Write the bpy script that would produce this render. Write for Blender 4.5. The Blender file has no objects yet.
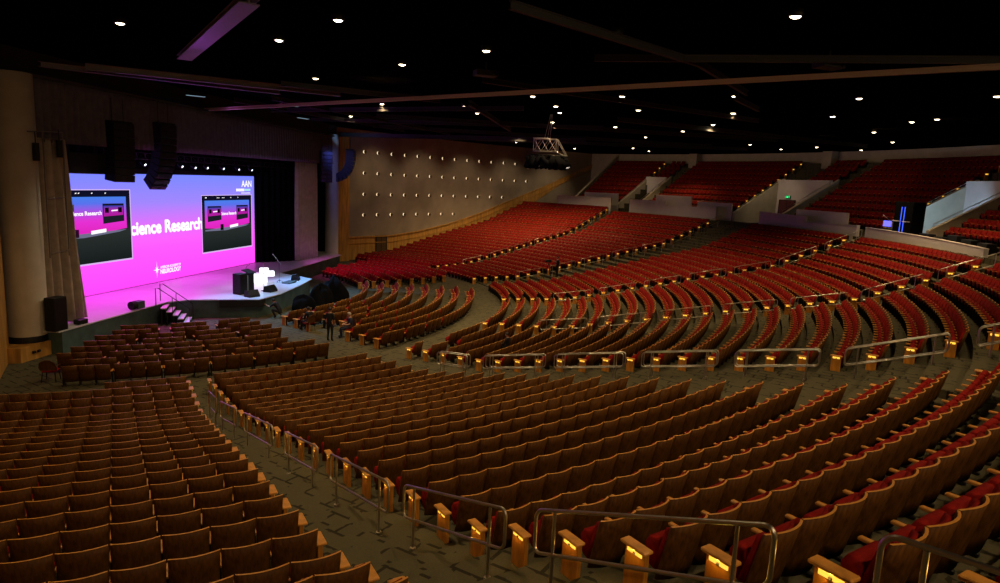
import bpy, math, random
import numpy as np
from mathutils import Vector, Matrix
random.seed(7)
PI = math.pi
scene = bpy.context.scene
COL = scene.collection
R = math.radians

# ------------------------------------------------------------------ helpers
class MB:
    """collects shapes with material slots; build() links them as one mesh object"""
    def __init__(s): s.v = []; s.f = []; s.m = []; s.sm = []
    def add(s, verts, faces, m=0, smooth=False):
        o = len(s.v); s.v += [tuple(v) for v in verts]
        for f in faces: s.f.append([o + i for i in f]); s.m.append(m); s.sm.append(smooth)
        return s
    def box(s, x0, x1, y0, y1, z0, z1, m=0, M=None):
        vs = [(x0,y0,z0),(x1,y0,z0),(x1,y1,z0),(x0,y1,z0),(x0,y0,z1),(x1,y0,z1),(x1,y1,z1),(x0,y1,z1)]
        if M is not None: vs = [M @ Vector(v) for v in vs]
        return s.add(vs, [(0,3,2,1),(4,5,6,7),(0,1,5,4),(1,2,6,5),(2,3,7,6),(3,0,4,7)], m)
    def cbox(s, x0, x1, y0, y1, z0, z1, b=.01, m=0, M=None):
        """box with chamfered edges"""
        vs = []; fs = []
        def ring(z, i): return [(x0+b*(i),y0,z),(x1-b*i,y0,z),(x1,y0+b*i,z),(x1,y1-b*i,z),(x1-b*i,y1,z),(x0+b*i,y1,z),(x0,y1-b*i,z),(x0,y0+b*i,z)]
        def ins(z): return [(x0+2*b,y0+b,z),(x1-2*b,y0+b,z),(x1-b,y0+2*b,z),(x1-b,y1-2*b,z),(x1-2*b,y1-b,z),(x0+2*b,y1-b,z),(x0+b,y1-2*b,z),(x0+b,y0+2*b,z)]
        for r in (ins(z0), ring(z0+b,1), ring(z1-b,1), ins(z1)): vs += r
        for k in range(3):
            for i in range(8): fs.append((k*8+i, k*8+(i+1)%8, k*8+8+(i+1)%8, k*8+8+i))
        fs.append(tuple(range(7,-1,-1))); fs.append(tuple(range(24,32)))
        if M is not None: vs = [M @ Vector(v) for v in vs]
        return s.add(vs, fs, m)
    def tube(s, pts, r, n=8, m=0, closed=False, cap=True):
        pts = [Vector(p) for p in pts]; N = len(pts); vs = []; fs = []
        up = None
        for i, p in enumerate(pts):
            a = pts[(i-1) % N] if (closed or i > 0) else p
            b = pts[(i+1) % N] if (closed or i < N-1) else p
            t = (b - a).normalized()
            if up is None:
                up = Vector((0,0,1)) if abs(t.z) < .9 else Vector((1,0,0))
            u = t.cross(up)
            if u.length < 1e-4: u = t.cross(Vector((.3,.5,.8)))
            u.normalize(); w = u.cross(t).normalized(); up = w
            rr = r[i] if isinstance(r, (list, tuple)) else r
            for k in range(n):
                c = 2*PI*k/n; vs.append(p + u*rr*math.cos(c) + w*rr*math.sin(c))
        for i in range(N if closed else N-1):
            j = (i+1) % N
            for k in range(n): fs.append((i*n+k, i*n+(k+1)%n, j*n+(k+1)%n, j*n+k))
        s.add(vs, fs, m, True)
        if cap and not closed:
            s.add(vs[:n], [tuple(range(n-1,-1,-1))], m); s.add(vs[-n:], [tuple(range(n))], m)
        return s
    def lathe(s, prof, c=(0,0,0), n=24, m=0, a0=0, a1=2*PI, smooth=True):
        full = abs(a1-a0-2*PI) < 1e-6; cols = n if full else n+1; vs = []; fs = []
        for k in range(cols):
            a = a0+(a1-a0)*k/n
            for r, z in prof: vs.append((c[0]+r*math.cos(a), c[1]+r*math.sin(a), c[2]+z))
        P = len(prof)
        for k in range(n):
            k2 = (k+1) % cols
            for i in range(P-1): fs.append((k*P+i, k2*P+i, k2*P+i+1, k*P+i+1))
        return s.add(vs, fs, m, smooth)
    def prism(s, poly, z0, z1, m=0, mt=None):
        n = len(poly); z0 = z0 if hasattr(z0,'__len__') else [z0]*n; z1 = z1 if hasattr(z1,'__len__') else [z1]*n
        vs = [(p[0],p[1],z0[i]) for i,p in enumerate(poly)] + [(p[0],p[1],z1[i]) for i,p in enumerate(poly)]
        s.add(vs, [(i,(i+1)%n,n+(i+1)%n,n+i) for i in range(n)], m)
        s.add(vs, [tuple(range(n-1,-1,-1))], m); s.add(vs, [tuple(range(n,2*n))], m if mt is None else mt)
        return s
    def strip(s, path, z0, z1, th, m=0, smooth=False):
        """a wall of thickness th along a plan path (z0,z1 numbers or per-point lists)"""
        n = len(path); z0 = z0 if hasattr(z0,'__len__') else [z0]*n; z1 = z1 if hasattr(z1,'__len__') else [z1]*n
        off = []
        for i in range(n):
            a = Vector(path[max(i-1,0)][:2]); b = Vector(path[min(i+1,n-1)][:2]); t = (b-a).normalized()
            off.append((path[i][0]-t.y*th, path[i][1]+t.x*th))
        vs = []
        for i in range(n):
            vs += [(path[i][0],path[i][1],z0[i]),(path[i][0],path[i][1],z1[i]),(off[i][0],off[i][1],z1[i]),(off[i][0],off[i][1],z0[i])]
        fs = []
        for i in range(n-1):
            a, b = i*4, i*4+4
            fs += [(a,b,b+1,a+1),(a+1,b+1,b+2,a+2),(a+2,b+2,b+3,a+3),(a+3,b+3,b,a)]
        fs += [(0,1,2,3),(n*4-1,n*4-2,n*4-3,n*4-4)]
        return s.add(vs, fs, m, smooth)
    def mesh(s, name, mats):
        me = bpy.data.meshes.new(name); me.from_pydata(s.v, [], s.f)
        for mt in (mats if isinstance(mats,(list,tuple)) else [mats]): me.materials.append(mt)
        me.polygons.foreach_set('material_index', s.m); me.polygons.foreach_set('use_smooth', s.sm)
        me.update(); return me
    def build(s, name, mats, parent=None, loc=None, rz=0):
        o = bpy.data.objects.new(name, s.mesh(name, mats)); COL.objects.link(o)
        if parent is not None: o.parent = parent
        if loc is not None: o.location = loc
        if rz: o.rotation_euler.z = rz
        return o

def tag(o, label, cat, group=None, kind=None):
    o['label'] = label; o['category'] = cat
    if group: o['group'] = group
    if kind: o['kind'] = kind
    return o
def struct(o, label=None):
    o['kind'] = 'structure'
    if label: o['label'] = label
    return o
def thing(name, label, cat, loc=(0,0,0), rz=0, group=None):
    o = bpy.data.objects.new(name, None); COL.objects.link(o)
    o.empty_display_size = .1; o.location = loc; o.rotation_euler = (0,0,rz)
    return tag(o, label, cat, group)
def copy_thing(root, loc, rz, label, group=None):
    r = root.copy(); COL.objects.link(r); r.location = loc; r.rotation_euler = (0,0,rz); r['label'] = label
    if group: r['group'] = group
    for ch in root.children:
        c = ch.copy(); COL.objects.link(c); c.parent = r
        for g in ch.children:
            d = g.copy(); COL.objects.link(d); d.parent = c
    return r
ONES = 'zeroth first second third fourth fifth sixth seventh eighth ninth tenth eleventh twelfth thirteenth fourteenth fifteenth sixteenth seventeenth eighteenth nineteenth'.split()
TENS = {2:('twenty','twentieth'),3:('thirty','thirtieth'),4:('forty','fortieth'),5:('fifty','fiftieth')}
def nth(n):
    if n < 20: return ONES[n]
    t, u = divmod(n, 10)
    return TENS[t][1] if u == 0 else TENS[t][0]+'-'+ONES[u]

# ------------------------------------------------------------------ materials
def mat(name, col, rough=.6, metal=0, spec=.4, noise=0, nscale=8, emis=None, estr=0, stretch=None, bump=0, sheen=0):
    m = bpy.data.materials.new(name); m.use_nodes = True; nt = m.node_tree; b = nt.nodes['Principled BSDF']
    b.inputs['Base Color'].default_value = (*col,1); b.inputs['Roughness'].default_value = rough
    b.inputs['Metallic'].default_value = metal; b.inputs['Specular IOR Level'].default_value = spec
    if sheen: b.inputs['Sheen Weight'].default_value = sheen; b.inputs['Sheen Tint'].default_value = (*col,1)
    if emis: b.inputs['Emission Color'].default_value = (*emis,1); b.inputs['Emission Strength'].default_value = estr
    if noise or bump:
        tc = nt.nodes.new('ShaderNodeTexCoord'); mp = nt.nodes.new('ShaderNodeMapping'); n = nt.nodes.new('ShaderNodeTexNoise')
        n.inputs['Scale'].default_value = nscale; n.inputs['Detail'].default_value = 3
        if stretch: mp.inputs['Scale'].default_value = stretch
        nt.links.new(tc.outputs['Object'], mp.inputs['Vector']); nt.links.new(mp.outputs['Vector'], n.inputs['Vector'])
        if noise:
            r = nt.nodes.new('ShaderNodeValToRGB'); r.color_ramp.elements[0].position = .3; r.color_ramp.elements[1].position = .7
            r.color_ramp.elements[0].color = tuple(c*(1-noise) for c in col)+(1,); r.color_ramp.elements[1].color = tuple(min(1,c*(1+noise)) for c in col)+(1,)
            nt.links.new(n.outputs['Fac'], r.inputs['Fac']); nt.links.new(r.outputs['Color'], b.inputs['Base Color'])
        if bump:
            bp = nt.nodes.new('ShaderNodeBump'); bp.inputs['Strength'].default_value = bump; bp.inputs['Distance'].default_value = .02
            nt.links.new(n.outputs['Fac'], bp.inputs['Height']); nt.links.new(bp.outputs['Normal'], b.inputs['Normal'])
    return m
def emit(name, col, s):
    m = bpy.data.materials.new(name); m.use_nodes = True; nt = m.node_tree; nt.nodes.clear()
    e = nt.nodes.new('ShaderNodeEmission'); e.inputs[0].default_value = (*col,1); e.inputs[1].default_value = s
    o = nt.nodes.new('ShaderNodeOutputMaterial'); nt.links.new(e.outputs[0], o.inputs[0]); return m
def emit_ramp(name, stops, s, z0, z1):
    """a display whose picture runs through the colours from the bottom (z0) to the top (z1)"""
    m = bpy.data.materials.new(name); m.use_nodes = True; nt = m.node_tree; nt.nodes.clear()
    tc = nt.nodes.new('ShaderNodeTexCoord'); sx = nt.nodes.new('ShaderNodeSeparateXYZ'); mr = nt.nodes.new('ShaderNodeMapRange')
    mr.inputs['From Min'].default_value = z0; mr.inputs['From Max'].default_value = z1
    cr = nt.nodes.new('ShaderNodeValToRGB')
    while len(cr.color_ramp.elements) < len(stops): cr.color_ramp.elements.new(.5)
    for e, (p, c) in zip(cr.color_ramp.elements, stops): e.position = p; e.color = (*c,1)
    e = nt.nodes.new('ShaderNodeEmission'); e.inputs[1].default_value = s; o = nt.nodes.new('ShaderNodeOutputMaterial')
    nt.links.new(tc.outputs['Object'], sx.inputs[0]); nt.links.new(sx.outputs['Z'], mr.inputs['Value']); nt.links.new(mr.outputs[0], cr.inputs[0])
    nt.links.new(cr.outputs[0], e.inputs[0]); nt.links.new(e.outputs[0], o.inputs[0]); return m

M = {}
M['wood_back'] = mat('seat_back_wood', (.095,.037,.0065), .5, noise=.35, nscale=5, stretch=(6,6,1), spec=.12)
M['wood_arm_lit_rim'] = mat('arm_and_lit_rim_wood', (.64,.28,.055), .35, noise=.2, nscale=9)
M['wood_panel'] = mat('end_panel_wood', (.50,.20,.025), .4, noise=.25, nscale=4, stretch=(5,5,1))
M['red'] = mat('red_velour', (.235,.009,.006), .85, noise=.25, nscale=14, spec=.1)
M['dark_metal'] = mat('dark_metal', (.02,.018,.016), .5, .6)
M['rail'] = mat('brushed_steel_rail', (.62,.56,.50), .34, 1.0)
M['black'] = mat('matt_black', (.008,.008,.009), .7)
M['blackcloth'] = mat('black_cloth', (.003,.003,.004), .95, spec=.1, bump=.4, nscale=6)
M['concrete'] = mat('grey_concrete_panel', (.30,.235,.165), .8, noise=.18, nscale=.6, bump=.1)
M['beige'] = mat('beige_plaster', (.56,.48,.36), .8, noise=.08, nscale=1.5)
M['parapet'] = mat('parapet_plaster', (.74,.66,.64), .75, noise=.06, nscale=1)
M['goldwood'] = mat('golden_wood_panel', (.50,.25,.055), .45, noise=.3, nscale=1.2, stretch=(4,4,.5))
M['ceil'] = mat('black_ceiling', (.0025,.0022,.0024), .9, spec=0)
M['beam'] = mat('painted_steel_beam', (.03,.026,.026), .6); M['beamlit'] = mat('lit_steel_beam', (.22,.20,.22), .6)  # second one is a paler copy, light on the steel put into its colour
M['curtain'] = mat('grey_velour_curtain', (.125,.108,.13), .95, noise=.15, nscale=3, spec=.05)
M['legcurtain'] = mat('grey_taupe_curtain', (.42,.35,.28), .95, noise=.15, nscale=3, spec=.05)
M['stage'] = mat('pale_stage_deck', (.60,.63,.66), .32, noise=.05, nscale=1.0, spec=.6)
M['stageside'] = mat('dark_stage_fascia', (.06,.10,.10), .6, noise=.4, nscale=1.2)
M['skin'] = mat('skin', (.5,.27,.18), .6)
M['hair'] = mat('dark_hair', (.02,.014,.01), .7)
M['darkcloth'] = mat('black_clothing', (.010,.010,.013), .85)
M['bluecloth'] = mat('dark_blue_clothing', (.015,.02,.045), .85)
M['greyhair'] = mat('grey_hair', (.35,.3,.26), .7)
M['whiteplastic'] = mat('white_plastic', (.7,.7,.7), .5)
M['lens'] = emit('warm_lamp_lens', (1,.80,.52), 14)
M['aisle'] = emit('amber_panel_glow', (1,.50,.05), 1.6)
M['sconce'] = emit('warm_sconce_glow', (1,.74,.42), 1.9)
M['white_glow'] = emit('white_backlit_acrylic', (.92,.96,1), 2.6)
M['exit'] = emit('green_exit_sign', (.05,1,.25), 2.0)
M['blueled'] = emit('blue_led_strip', (.05,.12,1), 1.6)
M['bluescreen'] = emit('blue_monitor_picture', (.16,.14,1), 1.6)
M['stagelens'] = emit('cool_stage_lens', (.75,.85,1), 3)
M['white_px'] = emit('white_display_text', (1,.97,1), 1.15)
M['inset_dark'] = emit_ramp('dark_hall_video_picture', [(0,(.008,.012,.012)),(.4,(.022,.028,.026)),(.55,(.012,.013,.02)),(1,(.004,.004,.02))], 1, 0, 4.1)
M['inset_edge'] = emit('pale_inset_border', (.75,.55,.95), .9)
def carpet():
    m = bpy.data.materials.new('patterned_grey_carpet'); m.use_nodes = True; nt = m.node_tree; b = nt.nodes['Principled BSDF']
    b.inputs['Roughness'].default_value = .95; b.inputs['Specular IOR Level'].default_value = .05
    tc = nt.nodes.new('ShaderNodeTexCoord'); mp = nt.nodes.new('ShaderNodeMapping'); mp.inputs['Rotation'].default_value = (0,0,.55)
    br = nt.nodes.new('ShaderNodeTexBrick'); br.offset = .5; br.squash = .6; br.squash_frequency = 3
    br.inputs['Scale'].default_value = 1.15; br.inputs['Mortar Size'].default_value = .035; br.inputs['Mortar Smooth'].default_value = .1
    br.inputs['Brick Width'].default_value = .75; br.inputs['Row Height'].default_value = .42
    br.inputs['Color1'].default_value = (.14,.125,.075,1); br.inputs['Color2'].default_value = (.12,.107,.066,1); br.inputs['Mortar'].default_value = (.05,.044,.028,1)
    n = nt.nodes.new('ShaderNodeTexNoise'); n.inputs['Scale'].default_value = 2.2
    n2 = nt.nodes.new('ShaderNodeTexNoise'); n2.inputs['Scale'].default_value = 40
    gt = nt.nodes.new('ShaderNodeMath'); gt.operation = 'GREATER_THAN'; gt.inputs[1].default_value = .5
    mx = nt.nodes.new('ShaderNodeMix'); mx.data_type = 'RGBA'; mx.inputs['A'].default_value = (.13,.116,.07,1)
    ml = nt.nodes.new('ShaderNodeMix'); ml.data_type = 'RGBA'; ml.blend_type = 'MULTIPLY'; ml.inputs['Factor'].default_value = .5
    L = nt.links.new
    L(tc.outputs['Object'], mp.inputs[0]); L(mp.outputs[0], br.inputs['Vector']); L(tc.outputs['Object'], n.inputs['Vector']); L(tc.outputs['Object'], n2.inputs['Vector'])
    L(n.outputs['Fac'], gt.inputs[0]); L(gt.outputs[0], mx.inputs['Factor']); L(br.outputs['Color'], mx.inputs['B'])
    L(mx.outputs['Result'], ml.inputs['A']); L(n2.outputs['Color'], ml.inputs['B']); L(ml.outputs['Result'], b.inputs['Base Color'])
    return m
M['carpet'] = carpet()
M['screen'] = emit_ramp('led_wall_picture', [(0,(.98,.055,.83)),(.30,(.93,.085,.92)),(.50,(.66,.13,.96)),(.72,(.30,.20,.97)),(1,(.15,.21,.95))], 1.22, 1.3, 8.3)
M['mini'] = emit_ramp('video_picture_of_screen', [(0,(.75,.02,.52)),(.30,(.80,.03,.66)),(.55,(.42,.07,.74)),(.8,(.10,.17,.85)),(1,(.06,.22,.85))], 1.0, 1.75, 3.75)
M['mini2'] = emit_ramp('small_video_picture', [(0,(.45,.01,.33)),(.45,(.40,.02,.40)),(.75,(.03,.05,.40)),(1,(.01,.03,.28))], 1.0, 0, .8)

# ------------------------------------------------------------------ plan of the hall (metres)
R0 = 23.483
ZR = [0,.06,.09,.12,.17,.31,.51,.71,.91,1.10,1.31,1.51,1.71,1.92,2.11,2.29,2.48,2.68,2.87,3.08,3.48,3.87,4.28,4.69,5.10,5.51]
ZR = [z+.095 for z in ZR]; F0 = .095
PHI = [-55.4,-32.13,-14.42,3.79,23.5,41.81]; OFF = [-1.28,-1.57,-1.26,-.26,1.48,1.58]
WALL = [(6.6,21.4),(9.65,26),(13.6,31.3),(17,35.3),(20.5,38.8),(24.4,42.1),(28.7,45.6),(33,49),(37.3,52.6),(42,56.5)]
LW0 = (2.5,-17.45); LWD = (.5,-.866)
def aisle(k, r): return R(PHI[k-1]) + math.asin(OFF[k-1]/r)
def wall_angle(r):
    prev = None
    for (ax,ay),(bx,by) in zip(WALL[:-1], WALL[1:]):
        for t in range(20):
            x = ax+(bx-ax)*t/20; y = ay+(by-ay)*t/20
            if math.hypot(x,y) >= r: return math.atan2(y,x)
    return math.atan2(WALL[-1][1], WALL[-1][0])
def lwall_angle(r):
    for s in range(0, 900):
        x = LW0[0]+LWD[0]*s*.05; y = LW0[1]+LWD[1]*s*.05
        if math.hypot(x,y) >= r: return math.atan2(y,x)
    return R(-63)
def P(r, a, z=0): return Vector((r*math.cos(a), r*math.sin(a), z))
def UR(j): return 51.15+1.02*j
def UZ(j): return 6.30+.575*j

# ------------------------------------------------------------------ camera
cx, cy, cz, pit, rol, f = 23.157,-44.583,8.525,.160706,.0453549,664.326
fw = Vector((0,math.cos(pit),-math.sin(pit))); up0 = Vector((0,math.sin(pit),math.cos(pit))); rt = Vector((1,0,0))
rr_ = rt*math.cos(rol)+up0*math.sin(rol); uu = -rt*math.sin(rol)+up0*math.cos(rol)
cam = bpy.data.objects.new('camera', bpy.data.cameras.new('camera')); COL.objects.link(cam)
cam.matrix_world = Matrix(((rr_.x,uu.x,-fw.x,cx),(rr_.y,uu.y,-fw.y,cy),(rr_.z,uu.z,-fw.z,cz),(0,0,0,1)))
cam.data.sensor_width = 36; cam.data.lens = f*36/1000; cam.data.clip_start = .05; cam.data.clip_end = 300
scene.camera = cam
def to_px(p):
    d = Vector(p)-Vector((cx,cy,cz)); zc = d.dot(fw)
    if zc < .2: return None
    return 500+f*d.dot(rr_)/zc, 291.5-f*d.dot(uu)/zc, zc

# ------------------------------------------------------------------ floor and shell
def ring(mb, r0, r1, a0, a1, z0, z1, m=0, da=R(2.0)):
    """one flat tier of the rake: tread at z1 with its riser and ends"""
    n = max(1, int(abs(a1-a0)/da)); vs = []
    for k in range(n+1):
        a = a0+(a1-a0)*k/n
        vs += [P(r0,a,z0), P(r0,a,z1), P(r1,a,z1), P(r1,a,z0)]
    fs = []
    for k in range(n):
        a, b = k*4, k*4+4
        fs += [(a,b,b+1,a+1),(a+1,b+1,b+2,a+2),(a+2,b+2,b+3,a+3)]
    fs += [(0,1,2,3),(n*4+3,n*4+2,n*4+1,n*4)]
    mb.add(vs, fs, m)
mb = MB()
a0_, a1_ = lwall_angle(R0-.4), wall_angle(R0-.4); n_ = 60
rim = [P(R0-.44, a0_+(a1_-a0_)*k/n_, F0) for k in range(n_+1)]
fl = [tuple(v) for v in rim]+[(6.6,21.4,F0),(-9,21,F0),(-9,-16.5,F0),(2.3,-17.1,F0)]
mb.add(fl, [tuple(range(len(fl)))])
struct(mb.build('floor', M['carpet']), 'dark patterned carpet of the flat front of the hall')
mb = MB()
for i in range(26):
    r = R0+i; a0 = lwall_angle(r)-.004; a1 = wall_angle(r)+.004
    zb = ZR[i-1]-.05 if i else F0-.05
    ring(mb, r-.45, r+.55, a0, a1, zb, ZR[i])
    if i >= 19 and i < 25:      # half steps in the aisles where the rake steepens
        for k in range(1,7):
            w = {1:1.75,2:5.3,5:5.3}.get(k,1.5)
            a = aisle(k,r); ring(mb, r+.15, r+.56, a-w/r, a-.02, ZR[i], (ZR[i]+ZR[i+1])/2, da=R(4))
ring(mb, R0+25.5, 50.75, lwall_angle(48)-.02, wall_angle(50)+.004, 5.4, 5.9)
struct(mb.build('floor_raked', M['carpet']), 'carpeted stepped rake carrying the seat rows')

def arcpath(r, d0, d1, n=24): return [tuple(P(r, R(d0+(d1-d0)*k/n))[:2]) for k in range(n+1)]
# upper tier: solid stepped blocks with the vomitories cut out
UBL = [(43.3,51.6),(25.0,40.7),(3.5,18.5),(-24,-1.45)]
mb = MB()
for j in range(11):
    for (d0,d1) in (UBL if j < 6 else [(-24,51.6)]):
        top = d1
        ring(mb, UR(j)-.5, UR(j)+.52 if j < 10 else 62.6, R(d0), R(top), 5.85 if d1 < 50 or j < 6 else 5.85, UZ(j))
struct(mb.build('floor_upper_tier', M['carpet']), 'stepped upper tier above the cross aisle')
mb = MB(); mb.strip(WALL[::-1], 0, 13.25, -.35)
for i in range(1, 26):    # shallow vertical joints of the panels
    pass
struct(mb.build('wall_right', M['concrete']), 'tall grey wall dotted with rows of small round lamps')
# golden wainscot that climbs with the rake, with a rail along its top
def along(path, s):
    for a, b in zip(path[:-1], path[1:]):
        L = math.hypot(b[0]-a[0], b[1]-a[1])
        if s <= L: return (a[0]+(b[0]-a[0])*s/L, a[1]+(b[1]-a[1])*s/L), ((b[0]-a[0])/L, (b[1]-a[1])/L)
        s -= L
    return b, ((b[0]-a[0])/L, (b[1]-a[1])/L)
bt_x = [6,10.9,13.7,16.8,20.2,24.2,28.5,32.8,36.5,40]; bt_z = [2.55,2.45,2.85,3.62,4.85,6.65,8.5,10.6,12.3,12.9]
band = []
s = .05
while s < 47.5:
    p, t = along(WALL, s); band.append((p[0]+t[1]*.02, p[1]-t[0]*.02)); s += .75
def zfl(r): return float(np.interp(r, [0]+[R0+i for i in range(26)]+[UR(j) for j in range(11)], [0]+ZR+[UZ(j) for j in range(11)]))
ztop = [float(np.interp(p[0], bt_x, bt_z)) for p in band]
zbot = [max(0, zfl(math.hypot(*p))-.4) if z > zfl(math.hypot(*p))-.3 else z-.5 for p, z in zip(band, ztop)]
mb = MB(); mb.strip(band[::-1], zbot[::-1], ztop[::-1], .07)
mb.strip([(p[0]+.05,p[1]-.05) for p in band][::-1], [z-.10 for z in ztop][::-1], [z+.02 for z in ztop][::-1], .10)
mb.strip([(p[0]+.04,p[1]-.04) for p in band][::-1], [z-.72 for z in ztop][::-1], [z-.66 for z in ztop][::-1], .08)
struct(mb.build('trim_1', M['goldwood']), 'golden wood wainscot climbing the side wall with the rake')
mb = MB(); q0, t0 = along(WALL, .1); q1, _ = along(WALL, 1.6)
mb.strip([(q1[0]+.06,q1[1]-.05),(q0[0]+.06,q0[1]-.05)], 0, 12.6, .12)
struct(mb.build('trim_2', M['goldwood']), 'tall golden wood strip beside the pale column')
# door in the side wall
mb = MB(); d0, td = along(WALL, 5.55); d1, _ = along(WALL, 6.95); nx, ny = td[1], -td[0]
def dp(s, o): return (d0[0]+td[0]*s+nx*o, d0[1]+td[1]*s+ny*o)
W_ = math.hypot(d1[0]-d0[0], d1[1]-d0[1])
for a, b, z0, z1 in ((-.12,0,.1,2.5),(W_,W_+.12,.1,2.5),(-.12,W_+.12,2.38,2.5)):
    mb.prism([dp(a,.0),dp(a,.16),dp(b,.16),dp(b,.0)][::-1], z0, z1, 0)
mb.prism([dp(0,.02),dp(0,.13),dp(W_,.13),dp(W_,.02)][::-1], .1, 2.38, 1)
mb.prism([dp(W_*.5-.02,.13),dp(W_*.5-.02,.15),dp(W_*.5+.02,.15),dp(W_*.5+.02,.13)][::-1], .1, 2.38, 0)
struct(mb.build('door_1', [M['dark_metal'], mat('dark_brown_door',(.09,.05,.02),.5,noise=.2)]), 'dark double door in the golden wainscot')
# left wall
mb = MB(); lw = [(LW0[0]+LWD[0]*s, LW0[1]+LWD[1]*s) for s in (-.5,0,8,16,24,34,40)]
mb.strip(lw[::-1], 0, 13.25, .35)
struct(mb.build('wall_left', M['goldwood']), 'golden wood side wall beside the big column')
# back and stage house walls
mb = MB(); mb.strip(arcpath(61.9,-26,57,40), 8, 13.25, -.35)
struct(mb.build('wall_back', M['beige']), 'pale wall behind the top row of the upper tier')
mb = MB(); mb.strip([(-7.5,24),(-7.5,-19)], 0, 13.25, .3); mb.strip([(6.4,21.9),(-7.5,23.6)], 0, 13.25, -.3); mb.strip([(-7.5,-18.6),(2.0,-17.4)], 0, 13.25, -.3)
struct(mb.build('wall_stage', M['black']), 'black walls of the stage house')
mb = MB(); mb.box(-9,80,-62,72,13.25,13.6)
struct(mb.build('ceiling', M['ceil']), 'black ceiling of the hall')
mb = MB()
for d in (23.6, 40.4):
    for k in (0,):
        a = R(d); c = P(61.2,a); mb.box(-.5,.5,-.55,.55,10.9,13.25,0, Matrix.Translation(c) @ Matrix.Rotation(a,4,'Z'))
struct(mb.build('trim_3', M['beige']), 'pale piers at the head of the upper tier')

# ceiling beams: real steel lines under the black ceiling
BE = [((3.9,-1.6),(38.5,-27.2),.14,.13,12.35),((4.41,-14.17),(14.3,-8.5),.2,.25,12.95),((-.02,-16.3),(11.0,-8.2),.25,.2,12.9),((9.9,-16.5),(16.2,-26.1),.55,.14,13.08),
      ((21.0,-6.8),(23.4,10.5),.18,.25,12.98),((19.4,-7.0),(12,-11),.15,.22,13),((23.1,-27.3),(29.6,-20.9),.14,.2,13),((29.6,-20.9),(33.5,-14.6),.14,.2,13),
      ((33.5,-13.1),(36,-9.3),.14,.2,13),((26,-21),(40,-24),.12,.2,13.0),((14,3),(44,8),.15,.25,12.95),((12,12),(42,18),.15,.25,12.95),((20,24),(46,20),.15,.25,12.95),
      ((6.5,-3),(14,16),.15,.22,12.95),((9.5,-5),(18,17),.15,.22,12.95),((7,2),(24,-6),.15,.22,12.9),((8,8),(30,4),.15,.22,12.9),((22,-15),(38,-4),.15,.2,13),((30,-2),(52,10),.2,.25,12.95),((7,21),(30,14),.3,.35,12.7)]
for n_, (a, b, w, h, z) in enumerate(BE):
    mb = MB(); d = Vector((b[0]-a[0], b[1]-a[1])); L = d.length; an = math.atan2(d.y, d.x)
    M4 = Matrix.Translation((a[0],a[1],z)) @ Matrix.Rotation(an,4,'Z')
    mb.box(0,L,-w/2,w/2,-.03,.0,0,M4); mb.box(0,L,-.02,.02,-h,-.03,0,M4); mb.box(0,L,-w/2,w/2,-h-.03,-h,0,M4)
    struct(mb.build('ceiling_beam', M['beamlit'] if n_ in (1,2,3) else M['beam'] if n_ else mat('lit_long_beam',(.55,.40,.30),.6)), 'thin steel beam under the black ceiling')  # long beam's pale brown stands in for light caught on it

# low parapets between the main floor and the cross aisle, and before the upper tier
WS = [(43.4,52.6,7.47,7.47),(34.3,40.2,7.42,7.42),(25.9,34.3,7.12,6.97),(12.2,19.1,6.95,7.06),(4.6,12.2,6.68,6.52),(-12.3,3.4,6.32,6.62),(-24,-15.8,6.25,6.25)]
for d0, d1, za, zb in WS:
    n = 14; mb = MB(); d1_ = min(d1, math.degrees(wall_angle(49.2))+.2)
    mb.strip(arcpath(49.2,d0,d1_,n), 5.1 if d1 < 43 else 5.3, [za+(zb-za)*k/n for k in range(n+1)], .22)
    mb.strip(arcpath(49.2+.02,d0,d1_,n), [za+(zb-za)*k/n for k in range(n+1)], [za+(zb-za)*k/n+.04 for k in range(n+1)], .26)
    struct(mb.build('wall_parapet', M['parapet']), 'pale low parapet behind the top row of the main floor')
for d0, d1, z in [(43.5,49.1,8.0),(31.6,37.3,8.1),(25.3,30.6,7.62),(8.5,15.7,7.5)]:
    mb = MB(); mb.strip(arcpath(50.55,d0,d1,10), 5.85, z, .14)
    struct(mb.build('wall_upper_parapet', M['parapet']), 'low grey front wall of the upper tier')
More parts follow.
